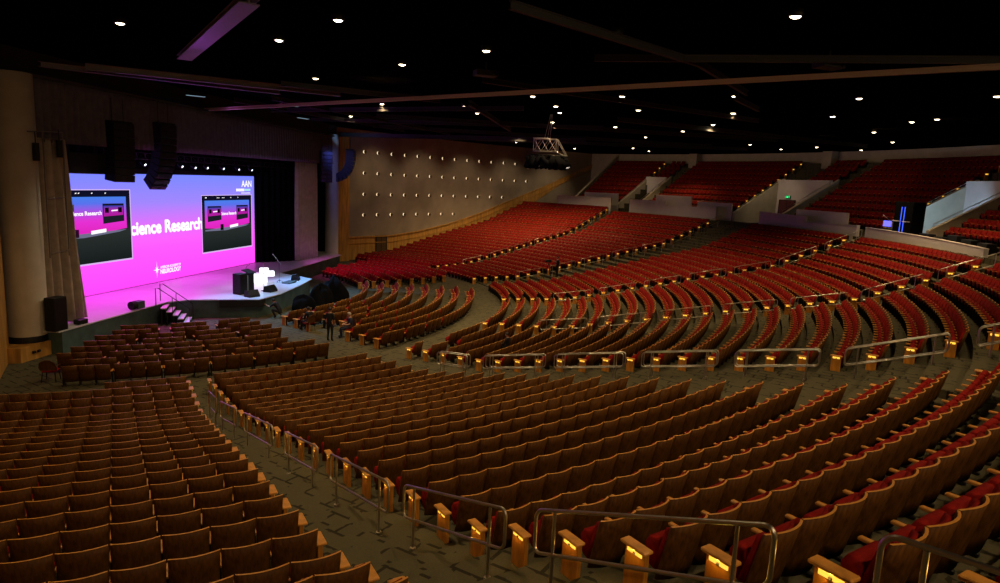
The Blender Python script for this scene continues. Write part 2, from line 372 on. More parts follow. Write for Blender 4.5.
# vomitories
VOM = [(40.75,43.45,56.2),(18.55,24.95,56.3),(-1.4,3.45,56.3),(51.65,54.5,61.5)]
for n_, (d0, d1, rb) in enumerate(VOM):
    for side, d in ((0,d0),(1,d1))[:1 if n_ == 3 else 2]:
        mb = MB(); th = .28; rs = [50.6+ (rb+.6-50.6)*k/10 for k in range(11)]
        path = [tuple(P(r, R(d))[:2]) for r in rs]; zt = [UZ((r-51.15)/1.02)+.72 for r in rs]
        mb.strip(path, 5.8, zt, -th if side == 0 else th)
        mb.strip(path, zt, [z+.06 for z in zt], (-th-.03) if side == 0 else th+.03)
        struct(mb.build('wall_vomitory', M['beige']), 'sloping parapet of an exit passage in the upper tier')
    if n_ == 3: continue
    mb = MB(); mb.strip(arcpath(rb,d0-.1,d1+.1,6), 5.85, UZ(5.1)+.95, .3); struct(mb.build('wall_vomitory_back', M['parapet']), 'pale end wall of an exit passage')
    mb = MB(); mid = R((d0+d1)/2+ (1.75 if n_ == 1 else .3)); c = P(rb-.34, mid); M4 = Matrix.Translation((c.x,c.y,5.9)) @ Matrix.Rotation(mid-PI/2,4,'Z')
    mb.box(-.95,.95,-.05,.05,0,2.25,0,M4)
    for x in (-1.02,.95): mb.box(x,x+.07,-.08,.06,0,2.32,1,M4)
    mb.box(-1.02,1.02,-.08,.06,2.25,2.32,1,M4); mb.box(-.015,.015,-.07,-.04,0,2.25,1,M4)
    struct(mb.build('door_%d' % (n_+2), [mat('dark_red_door',(.12,.03,.035),.5,noise=.15), M['dark_metal']]), 'dark red double door at the end of an exit passage')
a = R(23.4); c = P(55.92,a)
ex = thing('exit_sign', 'small green exit sign above the dark red door of the middle passage', 'sign', (c.x,c.y,8.38), a-PI/2)
mb = MB(); mb.cbox(-.3,.3,-.06,.04,-.02,.28,.01); mb.build('housing', M['black'], ex)
mb = MB()
def exit_letters(mb):
    X = -.24
    for ch in 'EXIT':
        segs = {'E':[((0,0),(0,1)),((0,0),(.7,0)),((0,.5),(.6,.5)),((0,1),(.7,1))],'X':[((0,0),(.8,1)),((0,1),(.8,0))],'I':[((.3,0),(.3,1))],'T':[((0,1),(.8,1)),((.4,0),(.4,1))]}[ch]
        for (x0,z0),(x1,z1) in segs: mb.tube([(X+x0*.11,-.066,.04+z0*.18),(X+x1*.11,-.066,.04+z1*.18)], .012, 6)
        X += .125
exit_letters(mb); mb.build('letters', M['exit'], ex)

# ------------------------------------------------------------------ theatre seats
PITCH = .545
def seat_meshes(lo=False):
    """local: x along the row, +y towards the seat back, z up; the armrest and leg stand on the -x side"""
    out = {}
    hw = .262
    def shell(mb, y0, y1, z0, z1, th, bulge, w0, w1, nu, nz, m_back, m_front, m_edge, edge):
        vs = []; fs = []; ms = []
        for side in (0,1):
            for kz in range(nz+1):
                t = kz/nz; z = z0+(z1-z0)*t; w = w0+(w1-w0)*t; yy = y0+(y1-y0)*t
                for ku in range(nu+1):
                    u = -1+2*ku/nu
                    vs.append((u*w, yy+bulge*(1-u*u)-(th if side else 0), z+ (.012*(1-u*u) if kz == nz else 0)))
        S = (nu+1)*(nz+1)
        for kz in range(nz):
            for ku in range(nu):
                a = kz*(nu+1)+ku; b = a+1; c = b+nu+1; d = a+nu+1
                fs.append((b,a,d,c)); ms.append(m_back)
                fs.append((S+a,S+b,S+c,S+d)); ms.append(m_front)
        for ku in range(nu):
            a = nz*(nu+1)+ku; fs.append((a+1,a,S+a,S+a+1)); ms.append(m_edge)
            fs.append((ku,ku+1,S+ku+1,S+ku)); ms.append(m_back)
        for kz in range(nz):
            a = kz*(nu+1); fs.append((a,S+a,S+a+nu+1,a+nu+1)); ms.append(m_back)
            b = a+nu; fs.append((b,b+nu+1,S+b+nu+1,S+b)); ms.append(m_back)
        for f_, m_ in zip(fs, ms): mb.add([], [], m_)
        o = len(mb.v); mb.v += vs
        for f_, m_ in zip(fs, ms): mb.f.append([o+i for i in f_]); mb.m.append(m_); mb.sm.append(m_ == m_back or m_ == m_front)
    nu, nz = (4,1) if lo else (8,3)
    b = MB(); shell(b, .175,.33,.27,.935,.026,.08,hw,hw+.004,nu,nz,0,0,1,0); out['seat_back'] = b  # pale top rim: overhead light on the edge put into its colour
    b = MB(); shell(b, .14,.295,.36,.885,.065,.076,hw-.03,hw-.022,nu if not lo else 2,2 if not lo else 1,2,2,2,0); out['back_cushion'] = b
    b = MB()
    # tipped-up cushion: a rolled front edge on top
    prof = [(.15,.33),(.02,.36),(-.045,.44),(-.055,.60),(-.01,.675),(.06,.68),(.115,.62),(.14,.45)] if not lo else [(.14,.34),(-.03,.38),(-.055,.60),(.03,.69),(.12,.60)]
    xs = [-.225,-.205,.205,.225] if not lo else [-.22,.22]
    vs = []; fs = []; n = len(prof)
    for i, x in enumerate(xs):
        k = .9 if (not lo and i in (0,3)) else 1
        for y, z in prof: vs.append((x, .05+(y-.05)*k, .51+(z-.51)*k))
    for i in range(len(xs)-1):
        for q in range(n): fs.append((i*n+q, (i+1)*n+q, (i+1)*n+(q+1)%n, i*n+(q+1)%n))
    fs += [tuple(range(n)), tuple(range(len(xs)*n-1, len(xs)*n-n-1, -1))]
    b.add(vs, fs, 2, True); out['seat_cushion'] = b
    b = MB()
    if lo: b.box(-.303,-.242,-.17,.17,.585,.62,1)
    else: b.cbox(-.303,-.242,-.175,.175,.588,.622,.008,1)
    out['armrest'] = b
    b = MB()
    if lo: b.box(-.29,-.255,-.08,.16,0,.585,3)
    else:
        b.box(-.288,-.257,-.05,.12,.05,.585,3); b.cbox(-.30,-.245,-.16,.18,0,.05,.01,3)
    out['support_leg'] = b
    for b in out.values(): b.v = [(v[0],v[1],max(0,v[2]-.095*min(1,max(0,v[2]-.05)/.25))) for v in b.v]
    return out
SEATM = [M['wood_back'], M['wood_arm_lit_rim'], M['red'], M['dark_metal']]
HI = seat_meshes(False); LO = seat_meshes(True)
def end_panel_mb(mb, side=1, lo=False):
    """aisle end panel of a row; its outer face looks towards +x (side 1) or -x (side -1)"""
    return mb
def panel_parts(side):
    b = MB(); x0, x1 = (.0,.07) if side > 0 else (-.07,.0)
    b.cbox(x0,x1,-.145,.145,0,.492,.008); body = b
    xa, xb = (x0-.015,x1+.05) if side > 0 else (x0-.05,x1+.015)
    b = MB(); b.cbox(xa,xb,-.18,.18,.492,.530,.01); cap = b
    b = MB(); xo = x1 if side > 0 else x0
    b.add([], []); 
    ring_ = [(xo+side*.013, .012*math.cos(t*PI/5), .440+.012*math.sin(t*PI/5)) for t in range(10)]
    b.tube(ring_, .006, 6, closed=True); b.add(ring_, [tuple(range(10)) if side > 0 else tuple(range(9,-1,-1))]); rg = b
    b = MB(); xm = xo+side*.002; b.cbox(xm-.006,xm+.006,-.105,.105,.425,.4915,.002); lm = b  # glowing plate stands in for the lamp's pool of light on the panel
    return body, cap, rg, lm
def make_panel(side, label, group, first=[None,None]):
    k = 0 if side > 0 else 1
    t = thing('aisle_end_panel', label, 'end panel', group=group)
    body, cap, rg, lm = panel_parts(side)
    bo = body.build('panel', M['wood_panel'], t); cap.build('arm_cap', M['wood_arm_lit_rim'], t)
    l = lm.build('panel_glow', M['aisle'], t); l['label'] = 'amber glow of lamplight on the panel under the cap'; rg.build('number_disc', M['dark_metal'], bo)
    return t

# rows: list of (key, radius, floor z, first angle, last angle)
WAYS = ['', 'with the single handrails','with the paired handrails','next beyond the paired handrails','fourth from the camera','fifth from the camera','sixth from the camera']
BLK = ['block before the single handrails','block between the single and paired handrails','block beyond the paired handrails','middle block','block past the middle','block before the far one','block along the lamp-dotted wall']
seats = []; panels = []
for i in range(26):
    r = R0+i; z = ZR[i]
    ends = []
    a0 = lwall_angle(r)+.4/r
    if i == 0: a0 = R(-67.2)
    ends.append((0, a0, R(-61.0+.035*i)+.005))
    for k in range(1,7):
        s0 = aisle(k, r)
        gap = {1:5.55,4:5.4}.get(k,1.55)/r
        s1 = (aisle(k+1, r)-gap) if k < 6 else wall_angle(r)-1.3/r
        if k == 1: s1 = R(-42.85+.05*i)
        if k == 4: s1 = R(18.15+.015*i)
        ends.append((k, s0, s1))
    for k, s0, s1 in ends:
        if i == 25 and k not in (1,6): continue
        if i == 25 and k == 1: s1 = R(-49)
        n = int((s1-s0)*r/(PITCH*(1.07 if k == 0 else 1))+.25)
        if n < 1: continue
        pit_ = ((s1-s0)*r-.04)/n
        if k > 0: panels.append((k, i, r, z, s0, 1))
        if k in (0,1) : panels.append((k, i, r, z, s1, -1))
        for j in range(n):
            if i == 0 and k == 2 and j in (1,2,3,4) : continue
            if i == 1 and k == 2 and j in (2,3): continue
            seats.append((k, i, j, n, r, z, s0+(.04+(j+.5)*pit_)/r, pit_/PITCH))
UB = [(44.1,51.1),(26.3,39.6),(4.7,17.2),(-24,-2.6)]
upper = []
for j in range(10):
    for b,(d0,d1) in enumerate(UB):
        r = UR(j); a0 = R(d0); a1 = wall_angle(r)-.9/r if d1 is None else R(d1)
        if b < 3: panels.append((7+b, j, r, UZ(j), a0, 1))
        n = int((a1-a0)*r/PITCH)
        for q in range(n): upper.append((r, UZ(j), a0+(q+.5)*(a1-a0)/n))
    if j >= 6:
        for d0,d1 in ((19.0,22.4),(41.2,43.2)):
            r = UR(j); n = int((R(d1)-R(d0))*r/PITCH)
            for q in range(n): upper.append((r, UZ(j), R(d0)+(q+.5)*(R(d1)-R(d0))/n))
# the 300 seats that show largest become things of their own
cand = []
for s in seats:
    k,i,j,n,r,z,a,sc = s; c = to_px(P(r+.2,a,z+.7))
    if c and -25 < c[0] < 1025 and 150 < c[1] < 605: cand.append((c[2], s))
cand.sort(key=lambda t: t[0])
near = {id(s): s for _, s in cand[:300]}
proto = None
rowname = lambda i: nth(i+1)
for s in [c[1] for c in cand[:300]]:
    k,i,j,n,r,z,a,sc = s
    pos = j if k == 1 else n-1-j
    lab = 'wood-backed folding seat, %s row back, %s from the aisle, %s' % (rowname(i), nth(pos+1), 'handrail side' if k == 1 else 'opposite the handrails')
    if k == 0: lab = 'wood-backed folding seat before the handrailed aisle, %s from it in the %s row back' % (nth(pos+1), rowname(i))
    else: lab = 'wood-backed folding seat past the handrailed aisle, %s from it in the %s row back' % (nth(pos+1), rowname(i))
    loc = P(r,a,z); rz = a-PI/2
    if proto is None:
        proto = thing('theatre_seat', lab, 'seat', loc, rz, 'wood-backed theatre seats in the closest rows')
        for nm in ('seat_back','back_cushion','seat_cushion','armrest','support_leg'): HI[nm].build(nm, SEATM, proto)
    else: proto_ = copy_thing(proto, loc, rz, lab); proto_.scale.x = sc
# the rest of the seating as one mass
lov = []; lof = []; lom = []; losm = []
for nm in ('seat_back','back_cushion','seat_cushion','armrest','support_leg'):
    b = LO[nm]; o = len(lov); lov += b.v; lof += [[o+i for i in f_] for f_ in b.f]; lom += b.m; losm += b.sm
base = np.array(lov); nv = len(base)
inst = [(s[4],s[5],s[6],s[7]) for s in seats if id(s) not in near]
def vis(r,a,z):
    c = to_px(P(r,a,z+.7)); return c and -450 < c[0] < 1450 and 60 < c[1] < 1300
inst = [t for t in inst if vis(t[0],t[2],t[1])] + [(r,z,a,1.0) for r,z,a in upper if vis(r,a,z)]
V = np.empty((len(inst), nv, 3))
for q,(r,z,a,sc) in enumerate(inst):
    ca, sa = math.sin(a), -math.cos(a)      # local x axis
    X = base[:,0]*sc; Y = base[:,1]
    V[q,:,0] = r*math.cos(a)+X*math.sin(a)+Y*math.cos(a)
    V[q,:,1] = r*math.sin(a)-X*math.cos(a)+Y*math.sin(a)
    V[q,:,2] = z+base[:,2]
me = bpy.data.meshes.new('theatre_seating')
fl_ = [len(f_) for f_ in lof]; flat = np.array([i for f_ in lof for i in f_]); N = len(inst)
me.vertices.add(N*nv); me.vertices.foreach_set('co', V.ravel().astype(np.float32))
loops = (flat[None,:]+np.arange(N)[:,None]*nv).ravel(); tot = np.tile(fl_, N)
me.loops.add(len(loops)); me.loops.foreach_set('vertex_index', loops.astype(np.int32))
me.polygons.add(len(tot)); start = np.concatenate([[0], np.cumsum(tot)[:-1]])
me.polygons.foreach_set('loop_start', start.astype(np.int32)); me.polygons.foreach_set('loop_total', tot.astype(np.int32))
me.polygons.foreach_set('material_index', np.tile(lom, N).astype(np.int32)); me.polygons.foreach_set('use_smooth', np.tile(losm, N))
for m_ in SEATM: me.materials.append(m_)
me.update(calc_edges=True); me.validate()
o = bpy.data.objects.new('theatre_seating', me); COL.objects.link(o)
tag(o, 'thousands of red-cushioned wooden folding seats curving round the raked hall to the upper tier', 'seats', kind='stuff')

pp = {}
WAYN = ['', 'handrailed aisle closest to the camera','paired-handrail aisle','third aisle from the camera','fourth aisle from the camera','fifth aisle from the camera','sixth aisle from the camera','upper tier stairs beside the side wall','upper tier stairs beside the exit-sign passage','upper tier stairs beside the blue-lit passage']
for (k,i,r,z,a,side) in panels:
    c = to_px(P(r,a,z+.5))
    if not c or not (-40 < c[0] < 1040 and 120 < c[1] < 640): continue
    if side < 0: way = ('aisle edge facing the single handrails' if k == 0 else 'far end of the row before the paired handrails')
    else: way = WAYN[k]
    lab = 'lamp-lit wooden end panel, %s row back, %s' % (rowname(i), way)
    if side not in pp: pp[side] = make_panel(side, lab, 'aisle end panels with amber glow'); t = pp[side]
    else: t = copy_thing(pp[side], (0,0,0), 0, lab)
    # +x local is the -tangent direction, i.e. towards the aisle at the first end of a block
    t.location = P(r, a-(.035/r if side > 0 else -.035/r), z); t.rotation_euler = (0,0,a-PI/2)
    if side > 0 and k == 1 and i >= 9:     # the lamp's real light on the panel below it
        l = bpy.data.lights.new('aisle_light','POINT'); l.energy = 1.1; l.color = (1,.56,.07); l.shadow_soft_size = .012
        lo = bpy.data.objects.new('aisle_light', l); COL.objects.link(lo); lo.location = Vector(t.location)+Matrix.Rotation(a-PI/2,3,'Z') @ Vector((.07+.036,0,.462))

# ------------------------------------------------------------------ joined three-seat units on the flat floor
def unit_meshes():
    b0 = [MB() for _ in range(3)]; c0 = [MB() for _ in range(3)]; fr = MB()
    for q, x in enumerate((-.548,0,.548)):
        for nm, dst in (('seat_back',b0[q]),('back_cushion',c0[q]),('seat_cushion',c0[q])):
            src = HI[nm] if nm == 'seat_back' else LO[nm]; off = len(dst.v)
            dst.v += [(v[0]+x,v[1],v[2]) for v in src.v]; dst.f += [[off+i for i in f_] for f_ in src.f]; dst.m += src.m; dst.sm += src.sm
    for x in (-.825,-.275,.275,.825):
        fr.cbox(x-.033,x+.033,-.175,.175,.493,.527,.008,1); fr.box(x-.02,x+.02,-.06,.10,.04,.493,3); fr.cbox(x-.03,x+.03,-.18,.22,0,.04,.008,3)
    fr.box(-.83,.83,.13,.17,.20,.24,3)
    return b0, c0, fr
ub, uc, uf = unit_meshes(); uproto = None
def place_unit(r, a, lab, z=F0):
    global uproto
    loc = P(r,a,z); rz = a-PI/2
    if uproto is None:
        uproto = thing('linked_seat_unit', lab, 'seats', loc, rz, 'joined three-seat units on the flat floor')
        for b in ub: b.build('seat_back', SEATM, uproto)
        for b in uc: b.build('cushion', SEATM, uproto)
        uf.build('frame', SEATM, uproto)
    else: copy_thing(uproto, loc, rz, lab)
UL = 1.74
for q in range(8):          # before the stage stairs
    r = 13.75+1.03*q; a0 = R([-70,-70.6,-72.4,-73,-73.6,-74.2,-72.0,-72.0][q])+.84/r; a1 = R([-45.0,-44.7,-44.2,-44.2,-46.4,-46.4,-44.0,-43.6][q])-.84/r
    n = int((a1-a0)*r/1.70)+1
    for j in range(n):
        place_unit(r, a1-(a1-a0)*j/(n-1), 'three joined wood-backed seats facing the stage stairs, %s row, %s unit from the centre' % (nth(q+1), nth(j+1)))
FE = [20.5,17.5,17.2,14.5,14.2,11.8,11.6,9.6]
for q in range(8):          # centre block before the thrust of the stage
    r = 13.6+1.06*q; a0 = R(-35.4)+(.86+(0,0,1.0,1.5,1.5,0,0,0)[q])/r; a1 = R(FE[q])-.84/r; n = int((a1-a0)*r/1.76+.25)+1
    for j in range(n):
        if q in (3,4) and j == 0: pass
        place_unit(r, a0+(a1-a0)*j/(n-1), 'three joined seats in the curved centre block, %s row from the stage, %s unit along' % (nth(q+1), nth(j+1)))
for q in range(8):          # block by the pale column
    r = 13.6+1.12*q; a0 = R(24+1.05*q)+.84/r; a1 = R(54+.6*q if q < 5 else 60)-.2/r; n = int((a1-a0)*r/UL)+1
    for j in range(n):
        place_unit(r, a0+(j*UL)/r, 'three joined seats glowing pink in the side block, %s row from stage, %s unit along' % (nth(q+1), nth(j+1)))
# end panels (unlit) at the open ends of the flat-floor rows
fp = None
for q in range(8):
    r = 13.6+1.06*q
    for (a, nm) in ((R(-35.4)+((0,0,0,1.5,1.5,0,0,0)[q]-.03)/r,'centre block beside the standing man'),):
        lab = 'plain wooden end panel, %s row from the stage, %s' % (nth(q+1), nm)
        if fp is None:
            fp = thing('row_end_panel', lab, 'end panel', group='plain end panels of the flat-floor rows')
            body, cap, rg, lm = panel_parts(1); body.build('panel', M['wood_panel'], fp); cap.build('arm_cap', M['wood_arm_lit_rim'], fp); t = fp
        else: t = copy_thing(fp, (0,0,0), 0, lab)
        t.location = P(r,a,F0); t.rotation_euler = (0,0,a-PI/2)
for q in range(8):
    r = 13.6+1.12*q; a = R(24+1.05*q)-.06/r
    t = copy_thing(fp, P(r,a,F0), a-PI/2, 'plain wooden end panel, %s row of the pink-lit side block' % nth(q+1))

# red chair standing alone on the carpet
rc = thing('side_chair', 'single red-cushioned chair standing alone on the carpet near the column plinth', 'chair', (5.7,-19.5,F0), R(-75)-PI/2)
b = MB(); b.cbox(-.25,.25,-.24,.24,.40,.48,.025); b.build('seat', M['red'], rc)
b = MB()
pts = [(-.27,.20,.48),(-.29,.27,.62),(-.25,.31,.80),(-.12,.34,.90),(0,.345,.92),(.12,.34,.90),(.25,.31,.80),(.29,.27,.62),(.27,.20,.48)]
b.tube(pts, .022, 8)
vs = []; fs = []
for k in range(9):
    x = -.25+.5*k/8; top = .88-.10*abs(x/.25)**3
    vs += [(x,.27+.04*(1-(x/.25)**2),.50),(x,.30+.04*(1-(x/.25)**2),top)]
for k in range(8): fs.append((2*k,2*k+2,2*k+3,2*k+1))
vs2 = [(v[0],v[1]-.025,v[2]) for v in vs]; fs2 = [tuple(16+2+i for i in f_[::-1]) for f_ in fs]
b.add(vs+vs2, fs+fs2, 0, True); b.build('backrest', M['wood_back'], rc)
for sx in (-1,1):
    for sy in (-1,1):
        b = MB(); b.tube([(sx*.21,sy*.20,.41),(sx*.25,sy*.25,0)], [.022,.016], 8); b.build('leg', M['dark_metal'], rc)
    b = MB(); b.tube([(sx*.27,.22,.62),(sx*.30,.05,.66),(sx*.29,-.15,.64),(sx*.27,-.2,.48)], .018, 8); b.build('armrest', M['wood_back'], rc)

for (x, y, rz_, lab) in ((12.75,-9.0,R(-125),'red-cushioned chair under the person in dark clothes at a row end'),(15.2,-10.0,R(-60),'red-cushioned chair under the grey-haired person')):
    copy_thing(rc, (x,y,F0), rz_, lab, 'red-cushioned loose chairs')
rc['group'] = 'red-cushioned loose chairs'
# ------------------------------------------------------------------ handrails
def zrow(r):
    i = min(25, max(0, (r-R0)));  k = int(i); t = i-k
    return ZR[k] if k >= 25 else ZR[k]+(ZR[k+1]-ZR[k])*t
def handrail(k, i0, i1, off, label, zt=.96, zb=.43, group='steel handrails down the aisles', double=False):
    t = thing('handrail', label, 'handrail', group=group)
    ra, rb = R0+i0, R0+i1
    def pt(s, h):
        r = ra+(rb-ra)*s; q = P(r, aisle(k, r)-off/r, 0); return Vector((q.x,q.y, zrow(ra)+(zrow(rb)-zrow(ra))*s+h))
    p0 = pt(0,0); t.location = p0
    L = (pt(1,0)-pt(0,0)).length; c = .11; e = c/L
    for dd in ((-.11,.11) if double else (0,)):
        nrm = Vector((pt(1,0).y-pt(0,0).y, -(pt(1,0).x-pt(0,0).x), 0)).normalized()*dd
        loop = []
        def arc(s_c, h_c, a0, a1):
            for q in range(6):
                a = a0+(a1-a0)*q/5; loop.append(pt(s_c+e*math.cos(a), h_c+c*math.sin(a)))
        arc(1-e, zt-c, PI/2, 0); arc(1-e, zb+c, 0, -PI/2); arc(e, zb+c, -PI/2, -PI); arc(e, zt-c, PI, PI/2)
        b = MB(); b.tube([v-p0+nrm for v in loop], .022, 8, closed=True); b.build('rail_loop', M['rail'], t)
        for s in (min(.14,.35/L), 1-min(.14,.35/L)):
            g = pt(s,0); fl__ = min(zrow(R0+i0+(i1-i0)*s)-.05, g.z); b = MB(); q = pt(s,zt-.02)
            b.tube([Vector((q.x,q.y,fl__))-p0+nrm, q-p0+nrm], .02, 8); b.tube([Vector((q.x,q.y,fl__+.0))-p0+nrm, Vector((q.x,q.y,fl__+.07))-p0+nrm], .045, 10)
            b.build('post', M['rail'], t)
    return t
for n_, (a, b_) in enumerate([(3.2,4.5),(5.0,7.2),(8.1,10.9),(11.85,14.1),(14.8,17.4),(17.7,20.4),(20.85,23.75),(24.5,26.4)]):
    handrail(1, a, b_, .72 if n_ < 5 else (.5 if n_ > 5 else .6), 'single steel handrail in the closest aisle, %s one up from the flat floor' % nth(n_+1))
for n_, (a, b_) in enumerate([(2.8,4.4),(5.2,8.0),(8.5,11.3),(12.0,14.6),(15.2,17.7),(18.4,20.95),(21.6,24.0)]):
    handrail(2, a, b_, 1.3, 'paired steel handrail on the wide aisle, %s one up from the flat floor' % nth(n_+1), double=True)
for k, offs, cnt in ((3,.75,7),(4,.75,7),(5,.9,7),(6,.75,7)):
    for q in range(cnt):
        handrail(k, 3.4+3.15*q, 3.4+3.15*q+2.55, offs, 'thin handrail in the %s, %s one up' % (WAYN[k], nth(q+1)))
# sloping grab rails on the vomitory parapets
for n_, (d0,d1,rb) in enumerate(VOM[:3]):
    for d in (d0-.05, d1+.12):
        b = MB(); pts = []
        for q in range(9):
            r = 51+(rb-51)*q/8; p = P(r, R(d), UZ((r-51.15)/1.02)+1.0); pts.append(p)
        b.tube(pts, .025, 6)
        for q in (0,2,4,6,8): b.tube([pts[q], pts[q]-Vector((0,0,.28))], .016, 6)
        struct(b.build('trim_rail', M['rail']), 'steel rail on the sloping parapet of an exit passage')

# ------------------------------------------------------------------ stage
SZ = 1.2
deck = [(3.75,-16.0),(4.62,-8.2),(5.5,-7.3),(6.5,-7.0),(9.05,-6.3),(9.6,-4.0),(9.72,0),(9.65,2.4),(8.7,3.3),(6.6,4.6),(7.0,8),(7.5,12.7),(8.0,18.0),(6.2,20.2),(-6.8,20.5),(-6.8,-16.4)]
b = MB(); b.prism(deck, SZ-.06, SZ, 0); b.prism([(x*.985+.02,y*.985) for x,y in deck], 0, SZ-.06, 1)
struct(b.build('floor_stage', [M['stage'], M['stageside']]), 'pale glossy stage deck with a thrust and dark fascia')
# dark recessed front of the thrust
b = MB(); b.prism([(7.0,-6.95),(9.1,-6.35),(9.3,-5.9),(9.2,-5.6),(7.1,-6.2)], .75, 1.17, 0); struct(b.build('trim_stage_front', M['black']), 'black panel on the front of the stage thrust')
st = thing('stage_stairs', 'portable dark stairs with pale treads and two rails climbing to the stage', 'stairs', (4.55,-8.7,0), 0)
d = Vector((1.0,.35,0)).normalized(); w = Vector((-d.y,d.x,0))
def sp(u, v, z): p = d*u+w*v; return (p.x,p.y,z)
b = MB(); b2 = MB()
for q in range(5):
    z = 1.2-.2*(q+1)+.06
    b.prism([sp(.05+.28*q,-.75,0)[:2],sp(.33+.28*q,-.75,0)[:2],sp(.33+.28*q,.75,0)[:2],sp(.05+.28*q,.75,0)[:2]], max(z-.05,0.01), z+.0, 0)
    b2.prism([sp(.06+.28*q,-.72,0)[:2],sp(.12+.28*q,-.72,0)[:2],sp(.12+.28*q,.72,0)[:2],sp(.06+.28*q,.72,0)[:2]], 0, max(z-.05,.02), 0)
b.build('tread', M['whiteplastic'], st); b2.build('riser', M['black'], st)
for v in (-.78,.78):
    b = MB(); b.tube([sp(-.15,v,1.2),sp(-.15,v,2.15),sp(.0,v,2.15),sp(1.5,v,1.0),sp(1.5,v,0)], .022, 8); b.tube([sp(.65,v,1.62),sp(.65,v,.2)], .018, 8)
    b.build('stair_rail', M['dark_metal'], st)

# LED wall with its picture
S0 = Vector((-.58,-10.5,0)); S1 = Vector((2.86,9.75,0)); sd = (S1-S0).normalized(); sn = Vector((sd.y,-sd.x,0)); SL = (S1-S0).length
screen = thing('led_screen', 'huge stage screen showing a blue to magenta picture with white lettering', 'screen', (S0.x,S0.y,0), math.atan2(sd.y,sd.x))
b = MB(); b.box(-.1,SL+.1,.02,.35,1.2,8.45); b.build('screen_frame', M['black'], screen)
b = MB(); b.add([(0,0,1.225),(SL,0,1.225),(SL,0,8.22),(0,0,8.06)], [(0,1,2,3)]); pic = b.build('picture', M['screen'], screen)
def spos(px_u): return px_u
u_of = lambda y: (y-S0.y)/sd.y
def inset(u0, u1, z0, z1, nm, flip):
    W = u1-u0; H = z1-z0
    b = MB()
    def q(a, c, bb, dd, o, m): b.add([(u0+a*W,-o,c),(u0+bb*W,-o,c),(u0+bb*W,-o,dd),(u0+a*W,-o,dd)], [(0,1,2,3)], m)
    root = thing(nm,'','x'); del root['label'], root['category']; root.parent = screen; root.location = (u0,0,z0)
    def quad(x0,x1,y0,y1,o,mt,name,par,ml=None):
        m_ = MB(); m_.add([(0,-o,0),(x1-x0,-o,0),(x1-x0,-o,y1-y0),(0,-o,y1-y0)], [(0,1,2,3)]); return m_.build(name, mt, par, (x0,0,y0))
    quad(-.05,W+.08,-.09,H+.05,.010,M['inset_edge'],'border',root)
    k = H/4.1
    quad(0,W,0,H,.014,M['inset_dark'],'video_ground',root)
    m_ = MB()
    # the hall screen inside the video, its bottom edge lower in the middle of the picture
    m_.add([(.05*W,-.018,1.62*k+.12),(.5*W,-.018,1.55*k),(.95*W,-.018,1.75*k+.1),(.95*W,-.018,3.72*k),(.05*W,-.018,3.74*k)], [(0,1,2,3,4)])
    m_.build('video_picture', M['mini'], root)
    m_ = MB()   # stage deck seen in the video
    m_.add([(.05*W,-.019,1.52*k),(.45*W,-.019,1.46*k),(.86*W,-.019,1.66*k),(.95*W,-.019,1.78*k),(.5*W,-.019,1.70*k),(.05*W,-.019,1.62*k)], [(0,1,2,3,4,5)])
    m_.build('video_stage', emit('video_stage_grey',(.16,.16,.26),1), root)
    m_ = MB(); m_.add([(.53*W,-.021,1.62*k),(.70*W,-.021,1.70*k),(.70*W,-.021,1.90*k),(.53*W,-.021,1.82*k)], [(0,1,2,3)])
    m_.add([(.06*W,-.021,3.92*k),(.09*W,-.021,3.92*k),(.09*W,-.021,3.98*k),(.06*W,-.021,3.98*k)], [(0,1,2,3)])
    for x in (.28,.31,.38,.41,.55,.70): m_.add([(x*W,-.021,3.90*k),(x*W+.10,-.021,3.92*k),(x*W+.10,-.021,3.97*k),(x*W,-.021,3.95*k)], [(0,1,2,3)])
    m_.build('video_lights', M['white_px'], root)
    m_ = MB(); m_.add([(.34*W,-.021,1.50*k),(.40*W,-.021,1.50*k),(.40*W,-.021,1.95*k),(.34*W,-.021,1.95*k)], [(0,1,2,3)]); m_.build('video_lectern', M['black'], root)
    for (x0,x1) in ((.10,.36),(.67,.92)):
        m_ = MB(); m_.add([(x0*W,-.022,2.18*k),(x1*W,-.022,2.28*k),(x1*W,-.022,3.32*k),(x0*W,-.022,3.34*k)], [(0,1,2,3)]); sub = m_.build('nested_video', M['inset_dark'], root)
        m_ = MB(); m_.add([((x0+.01)*W,-.024,0),((x1-.01)*W,-.024,.04),((x1-.01)*W,-.024,.60),((x0+.01)*W,-.024,.62)], [(0,1,2,3)]); m_.build('nested_picture', M['mini2'], sub, (0,0,2.60*k))
        for c_ in (.10,.72):
            m_ = MB(); xa = x0+(x1-x0)*c_; xb = xa+(x1-x0)*.18; m_.add([(xa*W,-.026,2.80*k),(xb*W,-.026,2.80*k),(xb*W,-.026,3.1*k),(xa*W,-.026,3.1*k)], [(0,1,2,3)]); m_.build('tiny_video', M['black'], sub)
        m_ = MB(); xa = x0+(x1-x0)*.4; xb = x0+(x1-x0)*.7; m_.add([(xa*W,-.026,2.88*k),(xb*W,-.026,2.90*k),(xb*W,-.026,2.97*k),(xa*W,-.026,2.95*k)], [(0,1,2,3)]); m_.build('tiny_lettering', M['white_px'], sub)
    return root
inset(u_of(-10.74), u_of(-4.16), 3.04, 7.14, 'video_inset', 0)
inset(u_of(2.86), u_of(9.28), 2.68, 6.73, 'video_inset', 1)
